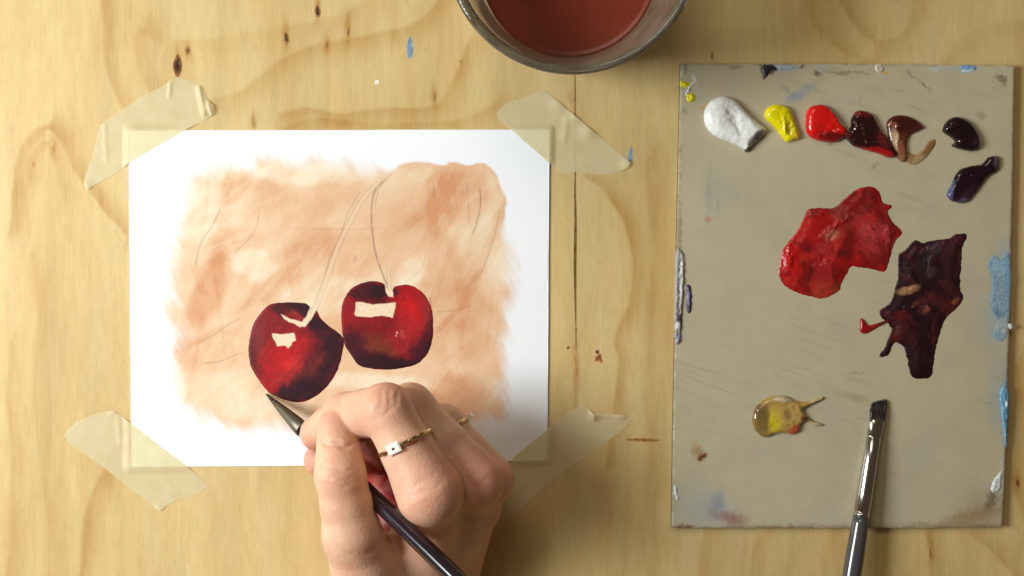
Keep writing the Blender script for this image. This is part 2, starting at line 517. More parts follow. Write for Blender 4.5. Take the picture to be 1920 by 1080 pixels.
def wash(x, y, d=None):
    white = lin((249, 252, 255)) * (.985 + .02 * fbm(x / 50, y / 50, 41, 3))[:, None]
    dd, _, _, _ = seg_dist(x, y, wash_poly, True)
    sd = np.where(inside(x, y, wash_poly), dd, -dd)
    # crisp edge at the top right lobes, feathered elsewhere
    crisp = sstep(690, 760, x) * (1 - sstep(400, 470, y)) * sstep(-1, 1, (x - 700) + 0 * y)
    feather = 5 + 28 * (1 - crisp)
    streak = (fbm((x * .86 - y * .5) / 26, (y * .86 + x * .5) / 80, 12) - .5) * 44 * (1 - crisp) + (fbm((x * .86 - y * .5) / 5, (y * .86 + x * .5) / 40, 17) - .5) * 13 * (1 - crisp) + (fbm(x / 16, y / 16, 14) - .5) * 6
    cov = sstep(-.35, 1.0, (sd + streak) / feather)
    # brush strokes within the wash: rubbed on slantwise
    u = x * .80 + y * .60; v = y * .80 - x * .60
    s1 = fbm(u / 60, v / 90, 15, 5); s2 = fbm(x / 85, y / 70, 18, 4); s3 = fbm(u / 9, v / 30, 25, 3)
    dens = .56 + (s1 - .5) * .4 + (s2 - .5) * .7 + (s3 - .5) * .16
    rg = np.random.RandomState(11)
    for kx in range(230):
        cx = rg.uniform(330, 950); cy = rg.uniform(310, 800); L = rg.uniform(22, 70); wd = rg.uniform(4, 15)
        an = math.radians(rg.choice([-52, -58, 85, -30]) + rg.normal(0, 9)); st = rg.uniform(-.15, .19)
        m = (np.abs(x - cx) < 90) & (np.abs(y - cy) < 90)
        uu = (x[m] - cx) * math.cos(an) + (y[m] - cy) * math.sin(an); vv = -(x[m] - cx) * math.sin(an) + (y[m] - cy) * math.cos(an)
        br = (vnoise(vv / 2.4 + kx, uu / 40, kx) - .5)
        dens[m] += st * (1 - sstep(.85, 1.03, np.abs(uu) / L + br * .5)) * (1 - sstep(.88, 1.04, np.abs(vv) / wd + (vnoise(uu / 9, vv / 9, kx) - .5) * .3)) * (.8 + .8 * br)
    for (cx, cy, rx, ry, rot, st) in WASHD:
        a = math.radians(rot); uu = x - cx + (s1 - .5) * 40; vv = y - cy + (s2 - .5) * 40
        p = (uu * math.cos(a) + vv * math.sin(a)) / rx; q2 = (-uu * math.sin(a) + vv * math.cos(a)) / ry
        dens = dens + st * (1 - sstep(.55, 1.15, np.sqrt(p * p + q2 * q2)))
    dens = np.clip(dens, .05, 1.25)
    pale = lin((248, 231, 202)); mid = lin((236, 198, 160)); deep = lin((217, 156, 112))
    t = dens[:, None]
    c = np.where(t < .6, pale + (mid - pale) * (t / .6), mid + (deep - mid) * ((t - .6) / .65))
    # darker tide line on the crisp edge
    tide = crisp * np.exp(-((sd - 3) / 4) ** 2) * .35
    c = c + (deep - c) * tide[:, None]
    # canvas tooth
    tooth = (fbm(x / 1.7, y / 1.7, 50, 2) - .5) * .12
    c = c * (1 + tooth)[:, None]
    c = white * (1 - cov[:, None]) + c * cov[:, None]
    # pencil lines
    for pl, w, st in PENCIL:
        dl, _, _, tt = seg_dist(x, y, smooth_open(pl, 6))
        k = .95 * st * np.exp(-(dl / (w * .8)) ** 2) * np.clip(.35 + 1.2 * fbm(x / 6, y / 6, 60, 2), 0, 1) * sstep(0, .06, tt) * sstep(1, .94, tt)
        c = c + (lin((105, 84, 72)) - c) * k[:, None]
    # left unpainted stems
    for pl, w0, w1, st in STEMS:
        dl, _, _, tt = seg_dist(x, y, smooth_open(pl, 6))
        ww = w0 + (w1 - w0) * tt
        k = st * (1 - sstep(ww - 1.5, ww + 1.5, dl + (fbm(x / 5, y / 5, 66) - .5) * 3))
        c = c + (lin((240, 214, 180)) - c) * k[:, None]
        e = np.exp(-((dl - ww) / 1.2) ** 2) * .3 * np.clip(.2 + 1.3 * fbm(x / 5, y / 9, 68, 2), 0, 1)
        c = c + (lin((120, 92, 75)) - c) * e[:, None]
    return c


WASHD = [(390, 540, 34, 80, 20, .55), (470, 500, 45, 35, 0, -.45), (560, 480, 90, 45, -25, .35), (520, 360, 60, 40, -30, .2),
         (775, 505, 45, 28, -35, -.45), (860, 560, 90, 70, 0, .3), (640, 560, 80, 40, 0, -.3), (850, 370, 70, 50, 0, .25), (370, 640, 40, 60, 0, .1),
         (440, 740, 130, 50, 0, -.22), (700, 720, 130, 22, 0, -.4), (930, 520, 30, 60, 0, -.35), (600, 400, 60, 24, -30, .15), (860, 640, 70, 50, 0, .25), (850, 745, 80, 50, 0, .45),
         (370, 400, 40, 70, 15, -.35), (470, 330, 80, 20, 0, -.3), (610, 335, 70, 22, 0, -.35), (540, 320, 140, 26, 0, -.25), (335, 730, 22, 60, 0, -.35), (520, 540, 50, 40, 0, .15),
         (410, 440, 40, 18, -35, .25), (650, 480, 50, 50, -30, .2), (780, 470, 90, 60, 0, .1), (500, 600, 40, 30, 0, -.15)]
PENCIL = [([(722, 335), (703, 360), (697, 395), (699, 440), (706, 480), (718, 515), (732, 548)], 1.7, .75),
          ([(735, 325), (712, 352), (703, 390)], 1.5, .4),
          ([(680, 355), (655, 395), (640, 440), (620, 480), (606, 530), (590, 585)], 1.6, .35),
          ([(415, 390), (398, 425), (378, 455), (366, 500)], 1.6, .45),
          ([(487, 395), (480, 430), (462, 455), (440, 475)], 1.5, .3),
          ([(875, 340), (878, 370), (880, 420)], 1.5, .35),
          ([(900, 350), (901, 385), (893, 420), (885, 442)], 1.7, .6),
          ([(938, 385), (930, 430), (918, 470), (905, 505), (890, 530)], 1.6, .35),
          ([(813, 350), (815, 372)], 1.5, .3),
          ([(668, 478), (664, 492)], 2.2, .4),
          ([(372, 642), (400, 628), (430, 608), (455, 595)], 1.6, .35),
          ([(375, 682), (410, 678), (435, 668), (458, 660)], 1.6, .35),
          ([(818, 585), (850, 582), (890, 572)], 1.6, .3), ([(760, 530), (790, 505), (800, 470)], 1.4, .2),
          ([(540, 428), (620, 430), (720, 428)], 1.3, .18), ([(806, 556), (810, 575)], 1.6, .5)]
STEMS = [([(706, 345), (680, 375), (655, 420), (635, 460), (617, 510), (602, 550), (588, 585), (570, 607)], 3.6, 5.4, .42),
         ([(728, 505), (731, 540), (734, 556)], 2.5, 5, .6)]
sheet('board', paper_outline, 1.7, lambda x, y, d: PH * np.minimum(1, .9 + d / 8), wash, MAT_PAPER, art, 0.0, skirt=0.0)


def cherry(outline, base, items, seed, parent, label, blanks=()):
    ol = rough_closed(smooth_closed(outline, 6), .9, 6, seed, 2)
    def cf(x, y, d):
        c = dabs(x + (vnoise(x / 3, y / 3, 3) - .5) * 5, y + (vnoise(x / 3, y / 3, 8) - .5) * 5, lin(base), items, 9, 15, seed)
        s = fbm((x + y) / 9, (y - x) / 22, seed + 5, 3)          # brushed streaks
        g = fbm(x / 2.2, y / 2.2, seed + 8, 2)
        c = c * np.array([1.18, 1.0, 1.0]) * (0.86 + .6 * s)[:, None] * (0.84 + .36 * g)[:, None]
        for pl in blanks:                                        # places left free of paint
            pl = rough_closed(pl, 1.2, 5, seed + 9, 2)
            dd, _, _, _ = seg_dist(x, y, pl, True)
            k = sstep(-.8, .9, np.where(inside(x, y, pl), dd, -dd))[:, None]
            c = c + (lin((246, 219, 186)) * (.96 + .08 * g)[:, None] - c) * k
        return c
    o = sheet('cherry', ol, 1.25, lambda x, y, d: .03 + .07 * sstep(0, 4, d) + .035 * fbm(x / 5, y / 5, seed, 3), cf, MAT_CHERRY, parent, PH)
    o['label'] = label
    return o


MAT_CHERRY = attr_mat('fresh_cherry_paint', 0.42, 0.35, bump=.25, bscale=(1300, 1300, 1300), bdist=.0002, var=.10, vscale=(1500, 1500, 1500))
dk = (50, 14, 24); blk = (36, 10, 20)
pale = (246, 218, 184)
cherry([(500, 575), (520, 568), (548, 567), (572, 569), (581, 576), (584, 590), (590, 585), (594, 583), (602, 598), (618, 612), (634, 624), (644, 636), (643, 655), (636, 685), (625, 708), (608, 730), (590, 744), (565, 754), (540, 752), (520, 744), (503, 735), (485, 712), (471, 688), (466, 660), (469, 630), (478, 602)],
       (122, 18, 22), [
        (510, 610, 46, 40, 0, (120, 20, 26), .8, .8), (483, 640, 14, 45, 8, (112, 44, 44), .75, .7), (545, 668, 50, 30, -15, (168, 16, 22), .95, .7),
        (575, 650, 35, 24, -25, (160, 22, 28), .7, .7), (560, 684, 24, 14, -20, (186, 44, 44), .8, .8), (525, 715, 34, 16, -20, (150, 34, 38), .8, .7), (500, 690, 22, 26, 30, (150, 16, 22), .8, .7),
        (610, 625, 34, 24, 40, dk, .9, .7), (600, 690, 38, 58, 35, dk, .92, .5), (600, 675, 20, 10, -35, (120, 40, 30), .5, .9), (575, 700, 26, 9, -35, (96, 36, 24), .6, .8),
        (560, 735, 56, 22, -8, blk, .97, .5), (622, 660, 16, 50, 18, blk, .8, .6), (508, 728, 14, 12, 40, (150, 14, 20), .7, .6), (470, 672, 8, 40, 0, (70, 22, 20), .7, .6), (480, 690, 8, 24, -20, (80, 24, 22), .5, .7),
        (550, 578, 42, 15, 4, (66, 14, 20), .97, .35), (566, 574, 26, 12, 4, blk, .8, .5), (556, 592, 16, 6, 10, (130, 40, 30), .8, .6), (540, 604, 34, 8, 12, (110, 20, 24), .6, .5), (588, 602, 14, 20, -20, blk, .9, .4), (602, 608, 18, 9, 40, blk, .9, .4),
        ],
       31, art, 'larger painted cherry with a small notched highlight',
       [[(510, 625), (530, 627), (552, 624), (555, 638), (548, 642), (546, 648), (540, 653), (536, 648), (519, 649), (516, 640), (511, 633)],
        [(527, 589), (542, 597), (557, 601), (567, 603), (574, 594), (581, 578), (590, 575), (592, 583), (582, 601), (573, 612), (562, 613), (553, 607), (542, 604), (532, 597)]])
cherry([(655, 545), (675, 532), (700, 527), (718, 531), (726, 541), (735, 545), (741, 537), (765, 534), (784, 542), (800, 558), (810, 582), (812, 610), (810, 640), (800, 665), (782, 682), (755, 690), (725, 693), (695, 691), (672, 684), (660, 668), (648, 650), (643, 630), (640, 600), (642, 570)],
       (126, 16, 22), [
        (775, 575, 34, 36, 0, (158, 16, 22), .9, .7), (772, 590, 22, 24, 0, (182, 20, 24), .8, .7), (765, 625, 30, 34, 0, (144, 30, 34), .75, .7), (790, 560, 12, 30, -10, (130, 24, 30), .6, .7), (802, 580, 8, 34, -3, (116, 46, 50), .6, .7),
        (700, 600, 52, 16, 0, (120, 16, 22), .85, .5), (700, 622, 48, 14, 0, (104, 14, 20), .85, .5), (655, 590, 14, 34, 0, (130, 20, 26), .6, .6), (745, 650, 34, 24, 10, (128, 26, 30), .6, .7), (700, 645, 26, 16, 0, (92, 50, 26), .7, .7), (725, 660, 20, 10, 0, (96, 54, 30), .6, .7),
        (700, 680, 62, 20, 3, blk, .97, .45), (662, 650, 24, 34, -25, dk, .9, .5), (795, 655, 22, 34, 35, dk, .92, .55), (806, 630, 9, 40, 5, dk, .75, .6), (750, 686, 50, 11, -4, blk, .95, .4),
        (692, 545, 38, 17, -8, (60, 12, 20), .97, .4), (712, 545, 22, 16, 0, blk, .9, .4), (705, 562, 26, 9, 6, (70, 10, 18), .85, .5), (738, 546, 7, 9, 0, dk, .9, .4),
        (746, 626, 2, 4, 20, (225, 170, 160), .8, .3), (757, 630, 6, 6, 0, (170, 70, 70), .5, .6)],
       32, art, 'smaller painted cherry with a wide bright highlight bar',
       [[(667, 567), (676, 566), (700, 571), (722, 569), (742, 567), (741, 580), (736, 596), (715, 592), (690, 595), (667, 592), (664, 588), (667, 578)],
        [(720, 524), (731, 527), (737, 549), (737, 557), (728, 556), (724, 549)]])

# ------------------------------------------------------------------ masking tape
def tape_mat():
    m, nt, b = new_mat('masking_tape')
    c = noise(nt, (160, 160, 160), 4)
    ramp = nd(nt, 'ShaderNodeValToRGB')
    ramp.color_ramp.elements[0].position = .3; ramp.color_ramp.elements[0].color = (*lin((232, 218, 172)), 1)
    ramp.color_ramp.elements[1].position = .7; ramp.color_ramp.elements[1].color = (*lin((240, 228, 190)), 1)
    nt.links.new(c, ramp.inputs[0]); nt.links.new(ramp.outputs[0], b.inputs['Base Color'])
    b.inputs['Roughness'].default_value = .42; b.inputs['Specular IOR Level'].default_value = .35
    f = noise(nt, (1400, 500, 1000), 3)
    bp = nd(nt, 'ShaderNodeBump'); bp.inputs['Strength'].default_value = .35; bp.inputs['Distance'].default_value = .0002
    nt.links.new(f, bp.inputs['Height']); nt.links.new(bp.outputs[0], b.inputs['Normal'])
    tr = nd(nt, 'ShaderNodeBsdfTransparent'); tr.inputs[0].default_value = (1, .985, .80, 1)
    mx = nd(nt, 'ShaderNodeMixShader'); mx.inputs[0].default_value = .60
    nt.links.new(tr.outputs[0], mx.inputs[1]); nt.links.new(b.outputs[0], mx.inputs[2])
    nt.links.new(mx.outputs[0], nt.nodes['Material Output'].inputs['Surface'])
    return m


MAT_TAPE = tape_mat()


def tape(outline, folds, lifts, seed, label):
    """folds: (x0,y0,x1,y1,width,height); lifts: (x,y,radius,height)"""
    ol = rough_closed(outline, .9, 7, seed, 3)
    def zf(x, y, d):
        dx = np.maximum(np.maximum(243 - x, x - 1029), 0); dy = np.maximum(np.maximum(244 - y, y - (876 - 13 * (x - 247) / 780)), 0)
        dp = np.hypot(dx, dy)
        z = .12 + PH * (1 - sstep(0, 15, dp)) + .03 * fbm(x / 9, y / 9, seed)
        for (x0, y0, x1, y1, w, h) in folds:
            dd, _, _, tt = seg_dist(x, y, [(x0, y0), (x1, y1)])
            z = z + .6 * h * np.exp(-(dd / w) ** 2)
        for (lx, ly, r, h) in lifts:
            z = z + h * np.exp(-(np.hypot(x - lx, y - ly) / r) ** 2)
        return z
    o = sheet('masking_tape', ol, 1.8, zf, None, MAT_TAPE, None, 0.0)
    tag(o, label, 'tape', 'strips of masking tape holding the sheet')
    return o


tape([(330, 145), (352, 150), (374, 160), (383, 170), (388, 186), (400, 198), (403, 213), (390, 222), (345, 246), (242, 306), (215, 328), (190, 340), (164, 356), (158, 345), (160, 330), (172, 300), (182, 262), (188, 236), (205, 222), (262, 185), (300, 165)],
     [(320, 150, 318, 180, 4, .5), (374, 165, 384, 214, 5, 1.3), (392, 196, 398, 214, 3, 1.0), (196, 235, 200, 300, 5, .25)], [(398, 200, 14, 1.2), (164, 350, 10, .5)], 1,
     'masking tape strip with a torn curled end, top left corner of the sheet')
tape([(1019, 168), (1060, 203), (1110, 245), (1150, 278), (1182, 305), (1178, 314), (1150, 326), (1120, 328), (1080, 322), (1068, 328), (1052, 322), (1030, 306), (990, 272), (960, 245), (938, 228), (932, 210), (950, 193), (985, 184)],
     [(1062, 222, 1058, 262, 6, .45), (1036, 240, 1034, 300, 4, .2)], [(1178, 308, 12, .9), (1080, 218, 14, 1.0), (1105, 245, 16, .9), (1050, 195, 16, .7)], 2,
     'masking tape strip with its long edge lifting, top right corner of the sheet')
tape([(120, 815), (145, 790), (185, 774), (215, 770), (245, 792), (300, 835), (345, 868), (392, 912), (372, 925), (330, 938), (300, 958), (270, 935), (240, 912), (185, 868), (135, 835)],
     [(222, 780, 226, 830, 6, .35), (300, 880, 330, 925, 8, .15)], [(300, 955, 10, .5), (212, 772, 8, .4)], 3,
     'masking tape strip, bottom left corner of the sheet')
tape([(1095, 757), (1112, 775), (1150, 777), (1192, 780), (1165, 808), (1130, 835), (1080, 870), (1020, 915), (960, 970), (930, 990), (905, 975), (890, 950), (935, 900), (965, 855), (1025, 806), (1060, 778)],
     [(1108, 770, 1114, 785, 4, .8), (1112, 779, 1170, 781, 4, .5)], [(1114, 780, 9, .8), (1165, 780, 10, .5)], 4,
     'masking tape strip half in the shade of the hand, bottom right corner of the sheet')

# ------------------------------------------------------------------ palette
TH = 3.0
MAT_PAL = attr_mat('palette_face', 0.33, 0.4, var=.03, vscale=(120, 120, 120), bump=.03, bscale=(300, 300, 300))
MAT_PALEDGE = attr_mat('palette_edge', 0.35, 0.4, color=(92, 84, 66))
MAT_CRUST = attr_mat('dried_paint_crust', 0.42, 0.45, var=.18, vscale=(900, 900, 900), bump=.3, bscale=(1500, 1500, 1500), bdist=.0003)
pal = empty('palette', P(1575, 555), 'greige rectangular painter\'s palette with stained edges and dabs of paint on it', 'palette')
pal_out = rough_closed([(1276, 119), (1440, 119), (1600, 120), (1903, 122), (1900, 300), (1894, 560), (1886, 850), (1880, 988), (1700, 990), (1500, 990), (1259, 990), (1262, 800), (1267, 560), (1272, 300)], .4, 60, 5, 6)
STAINS = [
    (1592, 520, 420, 520, 0, (176, 168, 136), .0, .5),
    (1300, 950, 50, 45, 0, (178, 176, 160), .7, .8), (1340, 960, 40, 25, 10, (160, 164, 170), .5, .8), (1345, 940, 12, 20, 20, (130, 142, 158), .6, .7), (1375, 975, 24, 12, 10, (140, 100, 84), .55, .7), (1360, 968, 30, 8, 10, (150, 96, 96), .4, .7),
    (1850, 960, 44, 40, -20, (160, 140, 112), .6, .8), (1820, 968, 50, 12, -12, (150, 116, 72), .6, .7), (1860, 935, 10, 22, 25, (110, 84, 50), .75, .6), (1780, 985, 120, 5, 0, (150, 124, 84), .6, .8), (1500, 988, 120, 4, 0, (150, 96, 90), .5, .7), (1285, 988, 20, 5, 0, (120, 70, 40), .7, .5),
    (1312, 852, 10, 12, -20, (150, 110, 60), .6, .7), (1315, 857, 7, 6, 20, (110, 60, 34), .95, .5), (1302, 842, 7, 10, 0, (170, 130, 70), .5, .8),
    (1328, 370, 4, 44, 4, (150, 152, 146), .5, .9), (1345, 360, 24, 40, 0, (164, 166, 156), .35, .9), (1328, 413, 7, 7, 0, (190, 110, 84), .6, .6), (1345, 385, 3, 14, 0, (130, 130, 120), .4, .8), (1383, 368, 4, 5, 0, (140, 126, 100), .5, .7),
    (1493, 180, 20, 8, -20, (140, 152, 170), .75, .7), (1475, 168, 20, 3, 42, (150, 148, 140), .6, .6), (1515, 165, 18, 6, -30, (156, 162, 166), .6, .8),
    (1440, 130, 14, 9, 10, (50, 40, 44), .95, .4), (1434, 142, 5, 8, 20, (52, 42, 44), .9, .4), (1475, 127, 26, 5, 3, (168, 178, 190), .85, .5), (1380, 126, 12, 4, 0, (124, 106, 84), .6, .6), (1505, 126, 5, 4, 0, (90, 70, 60), .8, .5),
    (1540, 128, 14, 5, 20, (180, 178, 168), .7, .6), (1532, 138, 8, 4, 30, (70, 64, 56), .7, .5), (1590, 137, 50, 2, 0, (126, 112, 84), .6, .6), (1648, 128, 9, 8, 20, (206, 196, 180), .85, .5), (1658, 136, 8, 3, 0, (214, 160, 60), .9, .5), (1690, 133, 10, 3, 15, (196, 168, 96), .6, .5), (1720, 150, 30, 2, 40, (120, 108, 90), .6, .5), (1735, 160, 12, 2, 38, (110, 100, 84), .5, .5),
    (1752, 129, 12, 4, 0, (190, 196, 196), .8, .6), (1815, 129, 13, 6, 0, (126, 160, 190), .9, .4), (1817, 133, 12, 2, 0, (215, 225, 230), .8, .5), (1877, 145, 9, 5, 10, (104, 92, 74), .7, .6), (1882, 155, 5, 7, 0, (120, 106, 84), .6, .6), (1800, 128, 40, 3, 0, (176, 180, 172), .5, .7),
    (1840, 218, 9, 6, 30, (150, 122, 86), .65, .6), (1640, 310, 7, 3, -30, (140, 126, 98), .6, .6), (1613, 192, 2, 9, 5, (140, 130, 104), .6, .6), (1555, 268, 6, 2, 0, (140, 110, 90), .6, .6),
    (1318, 202, 6, 8, 0, (196, 160, 90), .8, .6), (1605, 698, 16, 2.5, 5, (140, 126, 100), .55, .6), (1300, 150, 3, 13, 5, (220, 220, 220), .85, .5), (1286, 128, 6, 10, 0, (110, 104, 92), .7, .5), (1290, 165, 12, 3, -40, (214, 206, 190), .8, .5), (1310, 165, 10, 2, 60, (200, 196, 150), .5, .6), (1283, 208, 7, 4, 0, (130, 124, 104), .5, .6),
    (1880, 540, 24, 84, 3, (150, 176, 186), .55, .5), (1866, 600, 20, 46, 0, (162, 176, 174), .6, .7), (1870, 730, 14, 60, 5, (160, 172, 166), .55, .7), (1885, 760, 9, 60, 2, (128, 166, 186), .7, .5), (1850, 750, 8, 22, 10, (182, 180, 160), .5, .7),
    (1600, 745, 40, 5, 10, (160, 150, 118), .4, .8), (1880, 890, 7, 40, 12, (196, 200, 186), .5, .6), (1268, 300, 6, 70, 0, (120, 112, 92), .5, .8), (1268, 220, 5, 24, 0, (120, 114, 98), .5, .8), (1272, 430, 5, 60, 0, (130, 122, 104), .6, .6),
]


def palcol(x, y, d):
    c = dabs(x + (fbm(x / 5, y / 5, 64, 3) - .5) * 16, y + (fbm(x / 5, y / 5, 65, 3) - .5) * 12, lin((190, 179, 148)), STAINS, 3.5, 9, 70)
    m = fbm(x / 160, y / 140, 71, 3)
    sc_ = sstep(.60, .80, fbm((x * .94 + y * .34) / 70, (y * .94 - x * .34) / 5, 75, 3)) * sstep(.45, .7, fbm(x / 90, y / 90, 78))
    c = c * (1 - .12 * sc_)[:, None]
    haze = sstep(.5, .75, fbm(x / 45, y / 60, 79, 4)) * .22
    c = c + (lin((172, 170, 158)) - c) * haze[:, None]
    c = c * (0.94 + .12 * m)[:, None]
    e = np.exp(-(d / 3.5) ** 2) * (fbm(x / 12, y / 12, 72) > .5) * .4
    return c + (lin((96, 84, 66)) - c) * e[:, None]


face = sheet('palette_face', pal_out, 2.0, lambda x, y, d: np.minimum(0, -.25 + d / 12) * 1.0, palcol, MAT_PAL, pal, TH, skirt=None)
# sides of the board, following the same outline
kk = S * (D - TH) / D / 1000
po = np.stack([(pal_out[:, 0] - 960) * kk, (540 - pal_out[:, 1]) * kk], 1); n = len(po)
Vs = np.vstack([np.c_[po, np.full(n, (TH - .25) / 1000)], np.c_[po, np.full(n, .05 / 1000)]])
mesh_obj('palette_edge', Vs, [(i, (i + 1) % n, n + (i + 1) % n, n + i) for i in range(n)] + [tuple(range(n, 2 * n))], MAT_PALEDGE, pal, smooth=False)


def crust(outline, rgb, items, H, seed, label=None, step=1.2):
    ol = rough_closed(smooth_closed(outline, 4), 1.6, 5, seed, 2)
    def cf(x, y, d):
        return dabs(x, y, lin(rgb), items, 3, 6, seed)
    o = sheet('dried_paint', ol, step, lambda x, y, d: .05 + H * sstep(0, 4, d) * (.3 + .9 * fbm(x / 4, y / 6, seed)), cf, MAT_CRUST, pal, TH)
    if label: o['label'] = label
    return o


crust([(1268, 470), (1280, 472), (1284, 500), (1282, 560), (1279, 600), (1276, 640), (1266, 642), (1264, 600), (1265, 530)], (150, 148, 140),
      [(1277, 530, 3.5, 60, 3, (226, 226, 222), .9, .5), (1280, 480, 5, 14, 0, (214, 214, 206), .8, .5), (1272, 560, 3, 40, 0, (90, 86, 88), .7, .5), (1275, 600, 8, 12, 0, (66, 56, 62), .9, .4), (1270, 610, 3, 8, 20, (220, 220, 226), .9, .4), (1272, 634, 6, 7, 0, (130, 140, 176), .8, .5)], 1.0, 101, 'crust of grey and silvery dried paint on the left edge')
crust([(1287, 535), (1295, 536), (1297, 560), (1295, 586), (1287, 584), (1286, 560)], (74, 62, 84), [(1291, 556, 2, 14, 0, (132, 136, 176), .8, .6), (1292, 575, 4, 9, 0, (50, 36, 44), .8, .5)], .7, 102)
crust([(1856, 484), (1866, 478), (1876, 486), (1892, 472), (1894, 540), (1892, 590), (1886, 632), (1872, 640), (1860, 628), (1870, 600), (1856, 572), (1860, 530), (1852, 500)], (138, 164, 178),
      [(1872, 500, 14, 16, 0, (150, 186, 206), .6, .6), (1868, 590, 12, 10, 20, (96, 120, 150), .7, .6), (1880, 612, 12, 14, 0, (176, 184, 176), .8, .6), (1888, 520, 5, 44, 0, (118, 160, 190), .6, .5)], .18, 103, 'pale blue dried paint on the right edge')
crust([(1874, 735), (1884, 722), (1892, 740), (1890, 790), (1886, 840), (1880, 800), (1876, 770)], (110, 158, 188), [(1886, 755, 3, 6, 0, (225, 232, 238), .9, .4), (1882, 790, 5, 14, 0, (92, 134, 168), .6, .5)], .7, 104)
crust([(1860, 905), (1872, 888), (1879, 884), (1877, 912), (1868, 923), (1858, 921)], (208, 212, 210), [], .6, 105, 'small flake of pale dried paint by the bottom right corner')
crust([(1275, 152), (1290, 154), (1292, 162), (1277, 164)], (226, 214, 20), [], .5, 106, 'yellow fleck at the top left corner', 1.0)
crust([(1288, 176), (1300, 175), (1304, 186), (1296, 193), (1288, 190)], (214, 204, 26), [(1296, 180, 3, 3, 0, (240, 230, 60), .7, .5)], .6, 107, None, 1.0)
crust([(1284, 176), (1292, 160), (1302, 150), (1306, 153), (1296, 166), (1288, 180)], (214, 208, 196), [], .5, 108, None, 1.0)
crust([(1428, 124), (1446, 122), (1458, 130), (1444, 134), (1436, 147), (1430, 140)], (46, 36, 42), [], .5, 109, None, 1.0)
crust([(1456, 124), (1486, 123), (1492, 128), (1470, 133), (1458, 131)], (166, 178, 192), [], .4, 110, None, 1.0)
crust([(1640, 122), (1652, 121), (1658, 130), (1650, 138), (1642, 133)], (206, 190, 172), [], .6, 111, None, 1.0)
crust([(1802, 123), (1828, 123), (1828, 134), (1806, 136)], (122, 162, 196), [(1815, 133, 14, 2.5, 0, (224, 230, 232), .8, .4)], .5, 112, None, 1.0)
crust([(1264, 908), (1270, 914), (1274, 936), (1268, 938), (1263, 925)], (206, 206, 202), [], .5, 113, None, 1.0)
crust([(1261, 150), (1268, 152)] if False else [(1890, 608), (1897, 608), (1899, 614), (1893, 617)], (222, 224, 220), [], .5, 114, None, 1.0)

# ------------------------------------------------------------------ wet paint on the palette
MAT_WET = attr_mat('wet_oil_paint', 0.22, 0.5, bump=.10, bscale=(500, 900, 500), bdist=.0003, coat=.25)


def paint(outline, H, w, rgb, items, seed, label, ridges=(), rough=.12, sc=14, warp=4, mat=None, amp=.9, name='paint_dab', streak=.12, mix=None):
    ol = rough_closed(smooth_closed(outline, 5), amp, 5, seed, 2)
    df = dome(H, w, rough, sc, seed)
    def zf(x, y, d):
        z = df(x, y, d) if mix is None else .04 + H * (.3 * sstep(0, 2.5, d) + .7 * sstep(2, w * 1.4, d + (fbm(x / 12, y / 12, seed + 8) - .5) * 8)) + rough * .6 * (fbm(x / sc, y / sc, seed) - .5) * sstep(0, 6, d)
        for (x0, y0, x1, y1, ww, h) in ridges:
            xw = x + (fbm(x / 8, y / 8, seed + 1) - .5) * 14; yw = y + (fbm(x / 8, y / 8, seed + 2) - .5) * 14
            dd, _, _, tt = seg_dist(xw, yw, [(x0, y0), (x1, y1)])
            z = z + h * .75 * np.exp(-(dd / ww) ** 2) * sstep(0, 5, d) * np.clip(.35 + .65 * np.sin(math.pi * tt), 0, 1)
        if mix is not None:                                     # knife and brush drag marks
            z = z + .12 * (fbm((x + .5 * y) / 26, (y - .5 * x) / 3.5, seed + 6, 3) - .5) * 2 * sstep(0, 8, d)
        return np.maximum(z, .02)
    def cf(x, y, d):
        c = dabs(x, y, lin(rgb), items, warp, 10, seed)
        if mix is not None:
            for q, mc in enumerate(mix):
                k = sstep(.52, .58, fbm((x * (.9 - 1.2 * q) + .7 * y) / (60 - 12 * q), (y * (.9 - 1.2 * q) - .7 * x) / (22 - 3 * q), seed + 30 + 7 * q, 3)) * .55
                c = c + (lin(mc) - c) * k[:, None]
        return c * (1 - streak / 2 + streak * fbm((x + y) / 14, (x - y) / 5, seed + 3, 3))[:, None]
    o = sheet(name, ol, 1.25, zf, cf, mat or MAT_WET, None, TH)
    return tag(o, label, 'paint')


paint([(1332, 190), (1350, 181), (1370, 184), (1386, 196), (1400, 212), (1416, 226), (1438, 246), (1428, 256), (1422, 264), (1408, 276), (1400, 286), (1390, 278), (1370, 268), (1345, 258), (1328, 244), (1320, 225), (1322, 205)],
      3.4, 18, (236, 236, 232), [(1412, 265, 14, 7, -35, (96, 90, 82), .8, .5), (1420, 255, 12, 6, -40, (70, 64, 56), .8, .5), (1403, 282, 9, 5, -30, (44, 38, 34), .95, .4), (1365, 220, 8, 30, -20, (222, 222, 218), .5, .8), (1430, 246, 6, 3, 0, (120, 110, 96), .6, .5)],
      201, 'thick white paint dab with a dirtied lower end', [(1346, 195, 1350, 240, 10, .6), (1366, 200, 1390, 262, 9, -.9), (1390, 205, 1418, 245, 9, .5)])
paint([(1436, 206), (1445, 198), (1462, 196), (1478, 202), (1486, 216), (1492, 235), (1500, 258), (1490, 264), (1476, 267), (1468, 260), (1456, 244), (1440, 228), (1433, 218)],
      2.6, 12, (232, 218, 8), [(1478, 246, 6, 10, 20, (190, 160, 60), .8, .5), (1490, 256, 8, 8, 0, (222, 186, 60), .7, .6), (1474, 228, 8, 14, -25, (212, 200, 20), .6, .7)],
      202, 'bright yellow paint dab', [(1464, 220, 1470, 256, 3, .8), (1478, 235, 1480, 256, 4, -1.2), (1445, 205, 1480, 210, 6, .6)])
